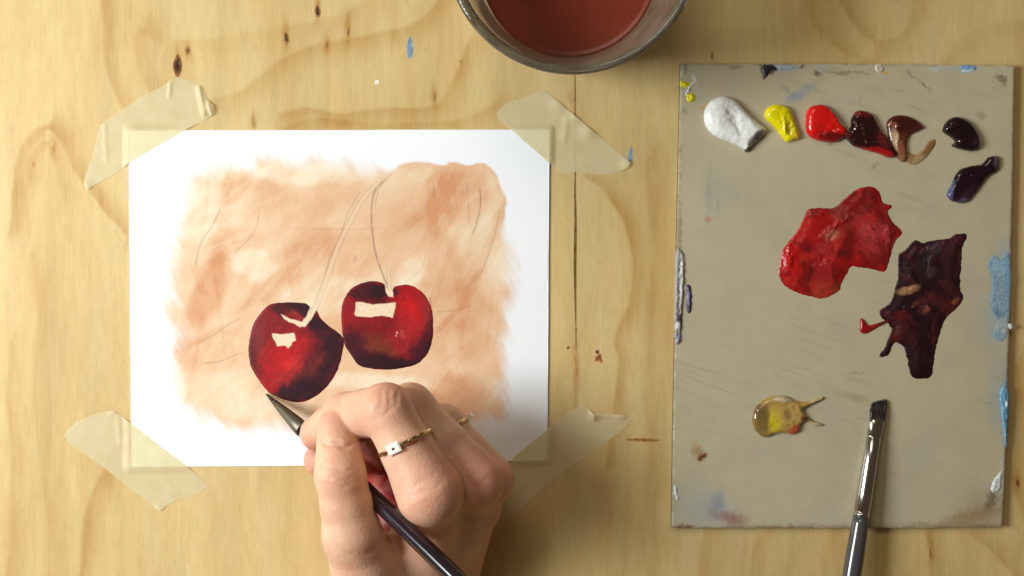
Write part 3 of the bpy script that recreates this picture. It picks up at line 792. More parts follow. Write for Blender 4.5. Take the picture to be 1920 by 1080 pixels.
paint([(1512, 212), (1520, 200), (1538, 196), (1554, 202), (1566, 216), (1576, 232), (1588, 244), (1582, 258), (1566, 267), (1545, 266), (1528, 262), (1514, 252), (1510, 235)],
      2.8, 13, (214, 20, 16), [(1556, 258, 26, 9, 6, (130, 14, 16), .9, .5), (1548, 254, 20, 4, 10, (96, 12, 16), .6, .6), (1530, 225, 14, 18, 0, (226, 24, 20), .6, .7)],
      203, 'bright red paint dab with a darker lower edge', [(1552, 205, 1580, 245, 5, .7), (1530, 258, 1570, 252, 4, .8), (1535, 240, 1565, 245, 4, -.8)])
MAT_SCRAPED = attr_mat('scraped_oil_paint', 0.36, 0.45, bump=.1, bscale=(900, 250, 500), bdist=.0003, coat=.12)
MAT_DARKWET = attr_mat('wet_dark_paint', 0.16, 0.5, bump=.10, bscale=(500, 900, 500), bdist=.0003, coat=.3)
paint([(1596, 222), (1606, 208), (1620, 208), (1636, 216), (1645, 232), (1652, 246), (1664, 258), (1676, 276), (1682, 292), (1668, 296), (1646, 288), (1620, 281), (1600, 274), (1590, 264), (1580, 256), (1580, 246), (1592, 244)],
      2.2, 10, (42, 12, 18), [(1612, 212, 20, 6, 10, (120, 22, 22), .8, .6), (1630, 284, 34, 6, 12, (170, 14, 18), .95, .4), (1655, 288, 22, 7, 20, (178, 22, 22), .9, .5), (1655, 262, 12, 18, -25, (110, 34, 30), .7, .7), (1586, 252, 8, 8, 0, (96, 30, 26), .8, .5), (1646, 240, 5, 16, -20, (110, 30, 30), .6, .6)],
      204, 'almost black crimson paint dab with a red lower edge', [(1600, 240, 1640, 250, 4, .9), (1610, 215, 1625, 275, 5, .6), (1600, 262, 1640, 265, 3, -.7)], mat=MAT_DARKWET)
paint([(1662, 230), (1674, 218), (1692, 216), (1712, 222), (1732, 238), (1722, 246), (1706, 254), (1700, 270), (1701, 286), (1697, 303), (1686, 300), (1676, 288), (1668, 268), (1664, 250)],
      1.5, 9, (100, 46, 30), [(1690, 234, 30, 16, 0, (72, 22, 18), .95, .5), (1700, 232, 24, 14, 0, (56, 18, 16), .7, .6), (1676, 262, 6, 20, -12, (206, 176, 140), .8, .5), (1686, 280, 5, 20, -5, (170, 110, 80), .6, .6), (1712, 292, 26, 9, -10, (178, 150, 108), .7, .7), (1744, 276, 10, 14, 30, (150, 104, 62), .8, .6), (1692, 290, 10, 14, 0, (140, 84, 50), .7, .6), (1672, 236, 10, 4, 0, (150, 90, 70), .7, .6)],
      205, 'dark brown fan shaped paint dab dragged down to a thin tail', [(1670, 232, 1690, 238, 3, .8), (1680, 250, 1684, 284, 3, .6)], mat=MAT_DARKWET)
paint([(1699, 284), (1716, 290), (1732, 279), (1740, 266), (1752, 261), (1754, 270), (1746, 284), (1734, 298), (1716, 309), (1699, 303)],
      .35, 8, (160, 128, 88), [(1744, 272, 9, 13, 30, (134, 92, 54), .9, .6), (1735, 285, 8, 10, 30, (124, 84, 48), .6, .7), (1706, 296, 10, 8, 0, (150, 104, 66), .7, .7), (1720, 299, 14, 6, -20, (176, 152, 114), .7, .7)],
      213, 'thin tan smear trailing off the dark brown dab', mat=MAT_SCRAPED, rough=.08)
paint([(1768, 238), (1776, 226), (1792, 219), (1806, 222), (1818, 230), (1828, 242), (1836, 258), (1836, 276), (1826, 284), (1808, 282), (1784, 274), (1790, 266), (1780, 256), (1768, 248)],
      2.6, 13, (30, 10, 18), [(1830, 270, 8, 14, 0, (70, 50, 60), .5, .7)], 206, 'near black paint dab in the top right of the palette', [(1775, 238, 1800, 244, 4, .8), (1800, 250, 1825, 270, 6, .5)], mat=MAT_DARKWET)
paint([(1872, 294), (1874, 306), (1870, 320), (1852, 332), (1838, 350), (1824, 368), (1812, 380), (1796, 380), (1780, 374), (1775, 362), (1784, 345), (1790, 330), (1800, 318), (1820, 311), (1840, 308), (1852, 296), (1864, 292)],
      1.8, 11, (30, 10, 20), [(1868, 302, 8, 12, 0, (104, 90, 96), .7, .7), (1815, 368, 22, 12, -30, (66, 34, 50), .6, .8), (1780, 362, 5, 16, 0, (96, 104, 140), .7, .5), (1784, 346, 4, 10, 10, (110, 120, 150), .5, .5), (1810, 378, 20, 5, 0, (100, 90, 110), .6, .6)],
      207, 'near black paint smear slanting below the dab', [(1790, 326, 1806, 334, 3, .9), (1810, 345, 1850, 318, 5, .5)], mat=MAT_DARKWET)
paint([(1512, 396), (1530, 390), (1550, 391), (1566, 388), (1580, 376), (1596, 362), (1615, 352), (1635, 350), (1648, 360), (1656, 380), (1672, 386), (1664, 398), (1676, 418), (1691, 436), (1680, 450), (1672, 470), (1664, 500), (1656, 510), (1640, 506), (1618, 502), (1596, 500), (1588, 512), (1578, 530), (1574, 544), (1562, 552), (1540, 560), (1520, 556), (1498, 550), (1472, 536), (1460, 515), (1462, 496), (1468, 468), (1485, 446), (1500, 425)],
      .95, 16, (158, 16, 16), [
        (1500, 450, 28, 46, 25, (182, 18, 18), .85, .6), (1540, 420, 40, 18, -30, (160, 16, 16), .8, .6), (1625, 375, 30, 22, 20, (120, 18, 20), .8, .6), (1600, 410, 44, 10, -45, (160, 52, 46), .7, .6), (1560, 442, 16, 10, -10, (190, 100, 84), .9, .5), (1545, 468, 18, 14, 0, (170, 54, 52), .7, .6),
        (1640, 440, 34, 44, 0, (164, 50, 50), .85, .6), (1625, 430, 14, 14, -20, (176, 76, 72), .6, .7), (1588, 455, 16, 28, 10, (106, 16, 16), .85, .6), (1570, 474, 20, 8, 10, (86, 14, 14), .8, .6), (1512, 462, 12, 14, 0, (116, 14, 16), .8, .6),
        (1535, 515, 34, 26, -20, (96, 18, 14), .9, .6), (1545, 545, 26, 16, -20, (140, 62, 40), .85, .6), (1535, 540, 16, 14, 0, (150, 72, 44), .6, .8), (1480, 500, 14, 32, -5, (190, 18, 18), .8, .5), (1650, 495, 22, 8, 0, (160, 26, 28), .7, .6), (1680, 430, 10, 20, 0, (110, 16, 18), .7, .6), (1570, 395, 12, 14, 0, (190, 130, 120), .25, .8)],
      208, 'large smeared pool of red mixed paint', [(1500, 405, 1570, 395, 5, .5), (1530, 450, 1600, 400, 5, .8), (1610, 420, 1650, 430, 4, .6), (1600, 460, 1640, 480, 5, .4), (1612, 445, 1655, 455, 4, -.5), (1480, 450, 1475, 510, 6, .9), (1510, 500, 1560, 480, 6, -.7), (1660, 400, 1665, 490, 5, .5), (1556, 440, 1566, 470, 4, -.6)], rough=.15, sc=22, amp=1.5, mat=MAT_SCRAPED, streak=.35, mix=[(104, 14, 14), (186, 40, 36)])
paint([(1716, 450), (1730, 456), (1750, 450), (1774, 448), (1790, 440), (1812, 440), (1804, 466), (1802, 500), (1800, 540), (1806, 556), (1798, 574), (1780, 590), (1768, 606), (1758, 640), (1752, 668), (1746, 704), (1730, 711), (1710, 706), (1704, 690), (1700, 670), (1694, 650), (1682, 642), (1672, 650), (1666, 664), (1652, 670), (1650, 664), (1660, 648), (1664, 636), (1672, 618), (1664, 606), (1650, 592), (1652, 580), (1670, 566), (1678, 540), (1684, 520), (1684, 480), (1698, 468)],
      .85, 14, (40, 12, 20), [
        (1785, 480, 22, 40, 0, (62, 28, 38), .85, .5), (1745, 470, 24, 10, -35, (74, 58, 62), .7, .7), (1730, 500, 16, 20, 10, (64, 52, 58), .6, .8), (1722, 465, 18, 9, -10, (84, 26, 34), .7, .6), (1745, 510, 12, 8, -40, (110, 80, 70), .6, .7),
        (1702, 544, 20, 7, -15, (170, 122, 84), .85, .5), (1730, 562, 20, 7, -30, (110, 46, 34), .8, .6), (1732, 580, 10, 8, -30, (140, 70, 60), .7, .6), (1690, 592, 14, 9, 0, (104, 20, 24), .7, .7), (1682, 628, 12, 18, 20, (92, 22, 20), .75, .7), (1784, 580, 16, 16, -20, (92, 34, 30), .75, .7), (1756, 560, 20, 10, 0, (74, 24, 24), .6, .7), (1752, 640, 8, 44, 3, (76, 22, 26), .6, .7), (1700, 630, 12, 22, 0, (76, 16, 22), .6, .7), (1790, 564, 8, 4, -30, (190, 120, 70), .7, .5)],
      209, 'large smeared pool of dark purple black mixed paint', [(1720, 480, 1770, 455, 5, .6), (1700, 500, 1720, 540, 5, .7), (1695, 545, 1725, 540, 3, .6), (1730, 560, 1750, 590, 3, .6), (1740, 470, 1735, 520, 4, -.5), (1690, 585, 1720, 570, 4, .5), (1720, 620, 1725, 690, 6, .3), (1745, 600, 1750, 660, 4, -.4)], rough=.18, sc=18, mat=MAT_SCRAPED, amp=2.0, streak=.35, mix=[(78, 30, 34), (26, 8, 16)])
paint([(1614, 596), (1622, 602), (1628, 610), (1644, 606), (1664, 600), (1666, 604), (1648, 612), (1634, 620), (1622, 626), (1613, 622), (1612, 608)],
      .9, 5, (150, 16, 18), [(1655, 606, 12, 4, -15, (90, 30, 26), .8, .5)], 210, 'tiny hooked lick of red paint beside the dark smear', rough=.1)
# medium puddle with a skin of ochre
MAT_MED = attr_mat('oily_medium', 0.12, 0.5, coat=.5, bump=.05)
paint([(1410, 780), (1418, 762), (1434, 748), (1452, 742), (1474, 742), (1490, 750), (1510, 752), (1530, 747), (1544, 744), (1540, 750), (1514, 762), (1506, 770), (1520, 786), (1534, 792), (1546, 797), (1528, 798), (1512, 790), (1502, 796), (1498, 808), (1486, 814), (1466, 812), (1450, 814), (1434, 820), (1420, 812), (1412, 798)],
      1.9, 10, (176, 142, 74), [(1424, 786, 18, 34, 0, (122, 98, 56), .95, .4), (1452, 788, 12, 22, 8, (204, 182, 34), .95, .5), (1475, 776, 22, 14, 0, (190, 154, 92), .7, .6), (1474, 776, 7, 8, 0, (130, 100, 56), .7, .6), (1490, 806, 16, 8, -20, (184, 66, 50), .85, .5), (1508, 786, 9, 6, 20, (80, 30, 26), .9, .5), (1468, 748, 20, 5, 0, (200, 190, 164), .7, .5), (1525, 750, 20, 3, -12, (196, 176, 120), .8, .5), (1528, 795, 18, 3, 14, (200, 190, 150), .7, .5), (1420, 768, 8, 10, 0, (100, 78, 44), .6, .6)],
      211, 'oily puddle of medium tinted yellow and ochre', [(1455, 746, 1490, 750, 3, .7), (1465, 790, 1500, 800, 4, .5), (1480, 760, 1500, 765, 3, .4)], mat=MAT_MED, rough=.2)

# ------------------------------------------------------------------ bowl of dirty water
def glass_mat():
    m, nt, b = new_mat('clear_glass')
    b.inputs['Base Color'].default_value = (.95, .97, .95, 1)
    b.inputs['Roughness'].default_value = .02
    b.inputs['Transmission Weight'].default_value = 1.0
    b.inputs['IOR'].default_value = 1.48
    df = nd(nt, 'ShaderNodeBsdfDiffuse'); df.inputs[0].default_value = (*lin((190, 176, 150)), 1)
    f = noise(nt, (60, 60, 200), 4)
    r = nd(nt, 'ShaderNodeMapRange'); r.inputs['From Min'].default_value = .35; r.inputs['From Max'].default_value = .75; r.inputs['To Min'].default_value = .04; r.inputs['To Max'].default_value = .26
    nt.links.new(f, r.inputs[0])
    mx = nd(nt, 'ShaderNodeMixShader'); nt.links.new(r.outputs[0], mx.inputs[0])
    nt.links.new(b.outputs[0], mx.inputs[1]); nt.links.new(df.outputs[0], mx.inputs[2])
    nt.links.new(mx.outputs[0], nt.nodes['Material Output'].inputs['Surface'])
    return m


MAT_GLASS = glass_mat()


def lathe(name, prof, c, mat, parent=None, n=128, closed=False):
    V = []; m = len(prof)
    for (rr, z) in prof:
        for k in range(n):
            a = 2 * math.pi * k / n
            V.append((c[0] + rr * math.cos(a) / 1000, c[1] + rr * math.sin(a) / 1000, z / 1000))
    F = [(i * n + k, i * n + (k + 1) % n, ((i + 1) % m) * n + (k + 1) % n, ((i + 1) % m) * n + k) for i in range(m if closed else m - 1) for k in range(n)]
    return mesh_obj(name, V, F, mat, parent)


rim_h = 52.0
bc = P(1073, -100, rim_h)
prof_out = [(0.01, 0.3), (22, .3), (26, 1.0), (29, 4), (32.5, 14), (36, 28), (39.2, 40), (41.6, 48), (42.3, 51), (42.0, 52.2), (41.0, 52.8), (39.8, 52.4), (39.0, 51), (38.0, 48), (35.6, 40), (32.2, 28), (28.6, 14), (25.5, 6.5), (22, 5), (0.01, 5)]
pp = smooth_open(prof_out, 4)
bowl = lathe('glass_bowl', [(max(a, .01), z) for a, z in pp], bc, MAT_GLASS)
tag(bowl, 'clear thick glass bowl of brown paint water at the top of the table', 'bowl')


def water_mat():
    m, nt, b = new_mat('murky_paint_water')
    f = noise(nt, (40, 40, 40), 3)
    ramp = nd(nt, 'ShaderNodeValToRGB')
    ramp.color_ramp.elements[0].position = .3; ramp.color_ramp.elements[0].color = (*lin((104, 38, 22)), 1)
    ramp.color_ramp.elements[1].position = .75; ramp.color_ramp.elements[1].color = (*lin((122, 50, 30)), 1)
    nt.links.new(f, ramp.inputs[0]); nt.links.new(ramp.outputs[0], b.inputs['Base Color'])
    b.inputs['Roughness'].default_value = .3; b.inputs['Specular IOR Level'].default_value = .3
    return m


MAT_WATER = water_mat()
wp = [(0.01, 5.1), (21.9, 5.1), (25.4, 6.6), (28.5, 14), (31.2, 24.0), (31.35, 25.0), (30.6, 24.5), (29, 24.3), (20, 24.3), (0.01, 24.3)]
water = lathe('paint_water', wp, bc, MAT_WATER)
tag(water, 'opaque red brown paint water standing in the glass bowl', 'paint water')

# ------------------------------------------------------------------ brushes
def metal_mat(name, col, rough):
    return attr_mat(name, rough, .5, color=col, metal=1.0, var=.06, vscale=(200, 200, 200))


MAT_FERRULE = metal_mat('nickel_ferrule', (186, 182, 176), .2)
MAT_FERRULE2 = metal_mat('dull_ferrule', (122, 116, 102), .5)
MAT_HANDLE = attr_mat('lacquered_handle', .18, .5, color=(36, 24, 32), coat=.5)
MAT_HANDLE2 = attr_mat('grey_lacquered_handle', .2, .5, color=(74, 72, 72), coat=.6)
MAT_BRISTLE = attr_mat('wet_bristles', .22, .5, color=(44, 32, 28), bump=.5, bscale=(3000, 300, 300), coat=.7, var=.5, vscale=(1500, 200, 900))

# lying brush
A = P(1652, 740, 3.7); Bp = P(1592, 1110, 9.0)
axis = Bp - A; Lb = np.linalg.norm(axis); axis /= Lb
lb = empty('paintbrush', (A + Bp) / 2 * np.array([1, 1, 0]) + np.array([0, 0, 0.003]), 'flat brush with a bright metal ferrule lying across the bottom of the palette', 'brush')


def along(A, ax, mm):
    return A + ax * mm / 1000


RODK = .88


def rod(name, A, ax, stations, mat, parent, n=28):
    ts = [s[0] for s in stations]
    return tube(name, [along(A, ax, t) for t in ts], [s[1] / 1000 * RODK for s in stations], mat, parent, n, flat=[(s[2], s[3]) for s in stations])


rod('ferrule', A, axis, [(9, 2.0, 1.5, .7), (9.1, 2.4, 1.35, .7), (11, 2.5, 1.3, .75), (15.4, 2.6, 1.2, .85), (15.6, 2.35, 1.2, .85), (16.3, 2.35, 1.2, .85), (16.6, 2.65, 1.15, .9), (25, 2.9, 1.05, 1), (36, 3.25, 1, 1), (43.6, 3.4, 1, 1), (43.8, 3.1, 1, 1), (44.2, 3.1, 1, 1), (44.4, 3.45, 1, 1), (45.5, 3.45, 1, 1), (45.6, 3.1, 1, 1)], MAT_FERRULE, lb)
rod('handle', A, axis, [(45.3, 3.2, 1, 1), (48, 3.5, 1, 1), (60, 3.9, 1, 1), (75, 3.9, 1, 1), (100, 3.3, 1, 1), (140, 2.5, 1, 1), (175, 1.9, 1, 1), (178, 1.2, 1, 1), (178.6, .3, 1, 1)], MAT_HANDLE2, lb)
# bristles: a bundle of strands, cut slantwise
rng = np.random.RandomState(3)
side = np.cross(axis, (0, 0, 1)); side /= np.linalg.norm(side); upb = np.cross(side, axis)
bv, bf = [], []
for i in range(230):
    u = rng.uniform(-1, 1); w = rng.uniform(-1, 1)
    s0 = along(A, axis, 9.6) + side * u * .0025 + upb * w * .0011
    tl = 1.0 + 2.0 * (u + 1) / 2 + rng.uniform(0, 1.2)
    s1 = along(A, axis, tl) + side * (u * .0022 + rng.normal(0, .0004)) + upb * (w * .0006 - .0003)
    mid = (s0 + s1) / 2 + side * u * .0003
    rr = [.00016, .00017, .00004]
    b0 = len(bv)
    for p, q in zip((s0, mid, s1), rr):
        for k in range(4):
            a = k * math.pi / 2
            bv.append(p + q * (math.cos(a) * side + math.sin(a) * upb))
    for j in range(2):
        for k in range(4):
            bf.append((b0 + j * 4 + k, b0 + j * 4 + (k + 1) % 4, b0 + (j + 1) * 4 + (k + 1) % 4, b0 + (j + 1) * 4 + k))
bo = mesh_obj('bristles', bv, bf, MAT_BRISTLE, lb)
bo['kind'] = 'stuff'

# held brush
RODK = 1.0
A2 = P(498, 738, 1.1); B2 = P(850, 1078, 66)
ax2 = B2 - A2; ax2 /= np.linalg.norm(ax2)
hb = empty('paintbrush', P(498, 738, .9), 'fine pointed brush with dark handle held by the hand, its tip on the larger cherry', 'brush')
rod('bristles', A2, ax2, [(0, .12, 1, 1), (1.5, .45, 1, 1), (4, .8, 1, 1), (6.3, 1.0, 1, 1), (6.5, .9, 1, 1)], MAT_BRISTLE, hb)
rod('ferrule', A2, ax2, [(6.1, .9, 1, 1), (6.2, 1.1, 1, 1), (10, 1.55, 1, 1), (20, 2.6, 1, 1), (25, 2.9, 1, 1), (25.2, 2.7, 1, 1)], MAT_FERRULE2, hb)
rod('handle', A2, ax2, [(25, 2.6, 1, 1), (32, 2.8, 1, 1), (50, 2.9, 1, 1), (75, 2.9, 1, 1), (110, 3.0, 1, 1), (160, 2.2, 1, 1), (200, 1.6, 1, 1), (202, .6, 1, 1)], MAT_HANDLE, hb)

# ------------------------------------------------------------------ the hand (one continuous surface)
def mmP(px, py, h):
    return P(px, py, h) * 1000


FING = {
    'index': [((806, 922, 50), 11.7), ((724, 768, 47), 8.5), ((650, 781, 35), 7.9), ((596, 812, 23), 6.4)],
    'thumb': [((632, 806, 41), 6.9), ((638, 890, 46), 8.2), ((661, 1005, 43), 9.7), ((705, 1110, 30), 14.0)],
    'middle': [((893, 903, 39), 9.9), ((769, 764, 35), 8.0), ((690, 850, 20), 7.2), ((603, 862, 15), 6.4)],
    'ring': [((915, 900, 28), 9.4), ((832, 800, 24), 7.6), ((765, 870, 12), 6.8), ((700, 890, 9), 6.2)],
    'little': [((893, 950, 21), 9.0), ((860, 885, 11), 6.8), ((800, 920, 8), 6.0), ((750, 935, 7), 5.6)],
}
PALM = [((808, 935, 43), (790, 1200, -2), 9.5, 13), ((878, 925, 30), (795, 1200, -4), 8.5, 12), ((893, 930, 21), (795, 1200, -4), 8.5, 12), ((868, 965, 16), (790, 1200, -4), 8.5, 11),
        ((705, 1110, 28), (745, 1220, 12), 13.5, 15), ((830, 1020, 24), (740, 1090, 20), 10, 11), ((750, 1215, 12), (780, 1560, 60), 17, 30), ((785, 1215, 10), (800, 1560, 60), 15, 30), ((780, 1000, 30), (715, 1090, 28), 7, 10), ((735, 925, 12), (770, 1060, 16), 10, 12)]
GROOVES = []   # (px,py,h, dir px, dir py, width mm, depth mm, reach mm)
GR = [(630, 836, 50, -.12, 1, .8, 1.3, 8), (645, 884, 55, 0, 1, .8, .6, 7), (645, 898, 56, .05, 1, .8, .7, 7), (646, 912, 56, .1, 1, .8, .5, 7),
      (716, 748, 55, 1, .25, .7, .5, 5), (728, 750, 55, 1, .35, .7, .55, 6), (740, 756, 54, 1, .5, .7, .45, 5), (728, 768, 56, .9, .7, .6, .3, 5),
      (652, 770, 43, 1, -.4, .7, .45, 5), (661, 767, 43, 1, -.4, .6, .35, 5), (786, 908, 62, .4, 1, .9, .3, 6), (800, 922, 62, .35, 1, .9, .3, 7),
      (775, 1010, 36, .8, .6, 1.2, .5, 9), (690, 1035, 50, .2, 1, 1.0, .4, 9), (905, 905, 50, .4, 1, .9, .3, 6)]


def capsule(G, a, b, r1, r2):
    ba = b - a; L = ba @ ba
    px = G[0] - a[0]; py = G[1] - a[1]; pz = G[2] - a[2]
    h = np.clip((px * ba[0] + py * ba[1] + pz * ba[2]) / L, 0, 1)
    px = px - h * ba[0]; py = py - h * ba[1]; pz = pz - h * ba[2]
    return np.sqrt(px * px + py * py + pz * pz) - (r1 + (r2 - r1) * h)


def smin(a, b, k):
    h = np.clip(.5 + .5 * (b - a) / k, 0, 1)
    return b + (a - b) * h - k * h * (1 - h)


def build_hand():
    vx = .6
    lo = np.array([-90.0, -175.0, 0.2]); hi = np.array([10.0, -30.0, 66.0])
    ax_ = [np.arange(lo[i], hi[i], vx, dtype=np.float32) for i in range(3)]
    G = np.meshgrid(*ax_, indexing='ij')
    palm = None
    for a, b, r1, r2 in PALM:
        d = capsule(G, mmP(*a), mmP(*b), r1, r2)
        palm = d if palm is None else smin(palm, d, 5.0)
    total = None
    for nm, ch in FING.items():
        f = None
        for (p0, r0), (p1, r1) in zip(ch[:-1], ch[1:]):
            a, b = mmP(*p0), mmP(*p1)
            # phalanx slightly waisted between its joints
            m = (a + b) / 2; rm = (r0 + r1) / 2 * {'thumb': .97, 'index': .90 if r0 > 10 else 1.0}.get(nm, .95)
            d = smin(capsule(G, a, m, r0, rm), capsule(G, m, b, rm, r1), 1.5)
            f = d if f is None else smin(f, d, 3.0)
        # fleshy pad
        f = smin(palm, f, 3.0)
        total = f if total is None else smin(total, f, .7)
    # brush groove so that the flesh closes round the handle
    bd = capsule(G, A2 * 1000, along(A2, ax2, 200) * 1000, 1.2, 3.2)
    total = np.maximum(total, -(bd - .1))
    for (x, y, h, dx, dy, w, dep, R) in GR:
        c = mmP(x, y, h); ddir = np.array([dx, -dy], float); ddir /= np.linalg.norm(ddir)
        u = (G[0] - c[0]) * ddir[0] + (G[1] - c[1]) * ddir[1]
        v = -(G[0] - c[0]) * ddir[1] + (G[1] - c[1]) * ddir[0]
        u = u + .035 * v * v + .5 * np.sin(v * .9 + x)
        r2 = v * v + (G[2] - c[2]) ** 2
        total = total + dep * np.exp(-(u / w) ** 2) * np.exp(-r2 / R ** 2)
    return total, lo, vx


def surface_nets(F, lo, vx):
    nx, ny, nz = F.shape
    s = F < 0
    cnt = np.zeros((nx - 1, ny - 1, nz - 1), np.int8)
    for i in (0, 1):
        for j in (0, 1):
            for k in (0, 1):
                cnt += s[i:nx - 1 + i, j:ny - 1 + j, k:nz - 1 + k]
    act = (cnt > 0) & (cnt < 8)
    ci = np.argwhere(act)
    idm = -np.ones(act.shape, np.int64); idm[act] = np.arange(len(ci))
    corners = [(i, j, k) for i in (0, 1) for j in (0, 1) for k in (0, 1)]
    val = {c: F[ci[:, 0] + c[0], ci[:, 1] + c[1], ci[:, 2] + c[2]].astype(float) for c in corners}
    acc = np.zeros((len(ci), 3)); w = np.zeros(len(ci))
    for a in corners:
        for axn in range(3):
            if a[axn] == 0:
                b = list(a); b[axn] = 1; b = tuple(b)
                fa, fb = val[a], val[b]; m = (fa < 0) != (fb < 0)
                t = np.where(m, fa / np.where(m, fa - fb, 1), 0)
                p = np.array(a, float) + np.outer(t, np.eye(3)[axn])
                acc += p * m[:, None]; w += m
    V = (ci + acc / w[:, None]) * vx + lo
    quads = []
    for axn in range(3):
        o1, o2 = [(1, 2), (2, 0), (0, 1)][axn]
        sl0 = [slice(None)] * 3; sl1 = [slice(None)] * 3
        sl0[axn] = slice(0, -1); sl1[axn] = slice(1, None)
        ch = s[tuple(sl0)] != s[tuple(sl1)]
        e = np.argwhere(ch)
        sh = np.array(act.shape)
        ok = (e[:, o1] > 0) & (e[:, o2] > 0) & (e[:, o1] < sh[o1]) & (e[:, o2] < sh[o2])
        e = e[ok]
        def g(d1, d2):
            q = e.copy(); q[:, o1] -= d1; q[:, o2] -= d2
            return idm[q[:, 0], q[:, 1], q[:, 2]]
        qd = np.stack([g(0, 0), g(1, 0), g(1, 1), g(0, 1)], 1)
        sg = s[e[:, 0], e[:, 1], e[:, 2]]
        qd = np.where(sg[:, None], qd, qd[:, ::-1])
        quads.append(qd)
    Q = np.concatenate(quads); Q = Q[(Q >= 0).all(1)]
    return V, Q


Fh, lo, vx = build_hand()
HV, HQ = surface_nets(Fh, lo, vx)
# relax the voxel steps
for it in range(3):
    acc = np.zeros_like(HV); c = np.zeros(len(HV))
    for i in range(4):
        a, b = HQ[:, i], HQ[:, (i + 1) % 4]
        for k in range(3):
            acc[:, k] += np.bincount(a, HV[b, k], len(HV)) + np.bincount(b, HV[a, k], len(HV))
        c += np.bincount(a, minlength=len(HV)) + np.bincount(b, minlength=len(HV))
    HV = HV * .45 + .55 * acc / np.maximum(c, 1)[:, None]


def near(V, p, R):
    return np.exp(-((V - mmP(*p)) ** 2).sum(1) / R ** 2)


skin = np.empty((len(HV), 3)); skin[:] = lin((223, 179, 149))
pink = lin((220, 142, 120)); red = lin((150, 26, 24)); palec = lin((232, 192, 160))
for p, R, w in [((594, 812, 23), 9, .6), ((632, 800, 40), 9, .4), ((603, 862, 15), 9, .7), ((728, 745, 50), 10, .35), ((640, 895, 55), 9, .3), ((808, 925, 60), 13, .35), ((905, 905, 56), 12, .4), ((938, 900, 45), 10, .4)]:
    k = near(HV, p, R)[:, None] * w; skin = skin + (pink - skin) * k
for p, R, w in [((700, 850, 22), 15, .9), ((705, 905, 20), 16, .95), ((740, 960, 20), 16, .9)]:  # deep red painted into the finger gap, imitating its reddish shade
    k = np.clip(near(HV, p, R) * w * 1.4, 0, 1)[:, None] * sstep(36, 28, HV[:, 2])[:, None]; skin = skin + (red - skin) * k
mot = fbm(HV[:, 0] / 6 + HV[:, 2] / 9, HV[:, 1] / 6, 90, 4)
mk = np.clip((mot - .5) * 2.2, -1, 1)[:, None]
skin = skin + np.where(mk > 0, (lin((212, 146, 122)) - skin) * mk, (lin((234, 198, 168)) - skin) * -mk) * .55


def skin_mat():
    m, nt, b = new_mat('skin')
    a = nd(nt, 'ShaderNodeAttribute'); a.attribute_name = 'Col'
    nt.links.new(a.outputs['Color'], b.inputs['Base Color'])
    b.inputs['Roughness'].default_value = .48
    b.inputs['Specular IOR Level'].default_value = .4
    b.inputs['Subsurface Weight'].default_value = .55
    b.inputs['Subsurface Radius'].default_value = (1.0, .35, .18)
    b.inputs['Subsurface Scale'].default_value = .004
    v = nd(nt, 'ShaderNodeTexVoronoi'); v.inputs['Scale'].default_value = 900
    tc = objcoord(nt, (1, 1, 1)); nt.links.new(tc, v.inputs['Vector'])
    f = noise(nt, (700, 700, 700), 4)
    ad = nd(nt, 'ShaderNodeMath', operation='ADD'); nt.links.new(v.outputs['Distance'], ad.inputs[0]); nt.links.new(f, ad.inputs[1])
    bp = nd(nt, 'ShaderNodeBump'); bp.inputs['Strength'].default_value = .24; bp.inputs['Distance'].default_value = .0003
    nt.links.new(ad.outputs[0], bp.inputs['Height']); nt.links.new(bp.outputs[0], b.inputs['Normal'])
    return m


MAT_SKIN = skin_mat()
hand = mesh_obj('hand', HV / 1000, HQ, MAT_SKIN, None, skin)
tag(hand, 'bare right hand gripping the fine brush between thumb and bent fingers', 'hand')

# rings
MAT_GOLD = metal_mat('pale_gold', (230, 204, 164), .2)
MAT_PLATE = attr_mat('bright_plate', .3, .6, color=(244, 238, 226), metal=.25)
MAT_GEM = attr_mat('dark_gem', .15, .5, color=(60, 40, 34))


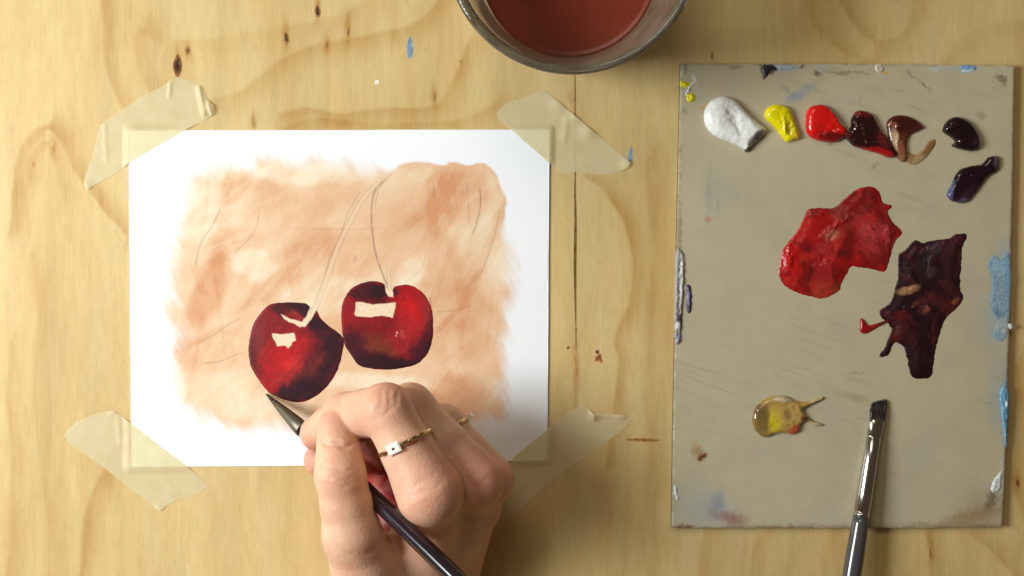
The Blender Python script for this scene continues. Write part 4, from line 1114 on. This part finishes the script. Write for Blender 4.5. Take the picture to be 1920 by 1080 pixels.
def finger_ring(f0, f1, t, r, label, phis, stone):
    a, b = mmP(*f0), mmP(*f1); c = (a + (b - a) * t); d = (b - a) / np.linalg.norm(b - a)
    root = empty('finger_ring', c / 1000, label, 'ring')
    u = np.cross(d, (0, 0, 1)); u /= np.linalg.norm(u); w = np.cross(u, d)
    n, k = 72, 8; V, F = [], []
    for i in range(n):
        an = 2 * math.pi * i / n; rad = math.cos(an) * u + math.sin(an) * w
        for j in range(k):
            bn = 2 * math.pi * j / k
            V.append((c + rad * (r + .45 * math.cos(bn)) + d * .75 * math.sin(bn)) / 1000)
    F = [(i * k + j, ((i + 1) % n) * k + j, ((i + 1) % n) * k + (j + 1) % k, i * k + (j + 1) % k) for i in range(n) for j in range(k)]
    mesh_obj('band', V, F, MAT_GOLD, root)
    for (an, s, mat, nm, hgt) in stone:
        rad = math.cos(an) * u + math.sin(an) * w; tan = -math.sin(an) * u + math.cos(an) * w
        p0 = c + rad * (r + .15); V = []
        for z, q in ((0, 1), (hgt * .7, 1), (hgt, .8)):
            for (e1, e2) in ((-1, -1), (1, -1), (1, 1), (-1, 1)):
                V.append((p0 + rad * z + tan * e1 * s * q * 1.15 + d * e2 * s * q * .8) / 1000)
        F = [(3, 2, 1, 0), (8, 9, 10, 11)] + [(l * 4 + e, l * 4 + (e + 1) % 4, l * 4 + 4 + (e + 1) % 4, l * 4 + 4 + e) for l in (0, 1) for e in range(4)]
        mesh_obj(nm, V, F, mat, root, smooth=False)
    return root


finger_ring((808, 925, 50), (728, 766, 48), .60, 9.55, 'thin gold ring with a bright square plate on the index finger', None,
            [(math.radians(108), 2.2, MAT_PLATE, 'plate', .6), (math.radians(108), .5, MAT_GEM, 'gem', .75), (math.radians(82), .9, MAT_GOLD, 'bead', .8), (math.radians(64), .8, MAT_GOLD, 'bead', .8), (math.radians(48), .8, MAT_GOLD, 'bead', .8), (math.radians(138), .8, MAT_GOLD, 'bead', .8)])
finger_ring((915, 900, 28), (832, 800, 24), .86, 8.5, 'thin ring with a small raised stone on the shaded ring finger', None,
            [(math.radians(12), 1.0, MAT_PLATE, 'stone', 2.2)])
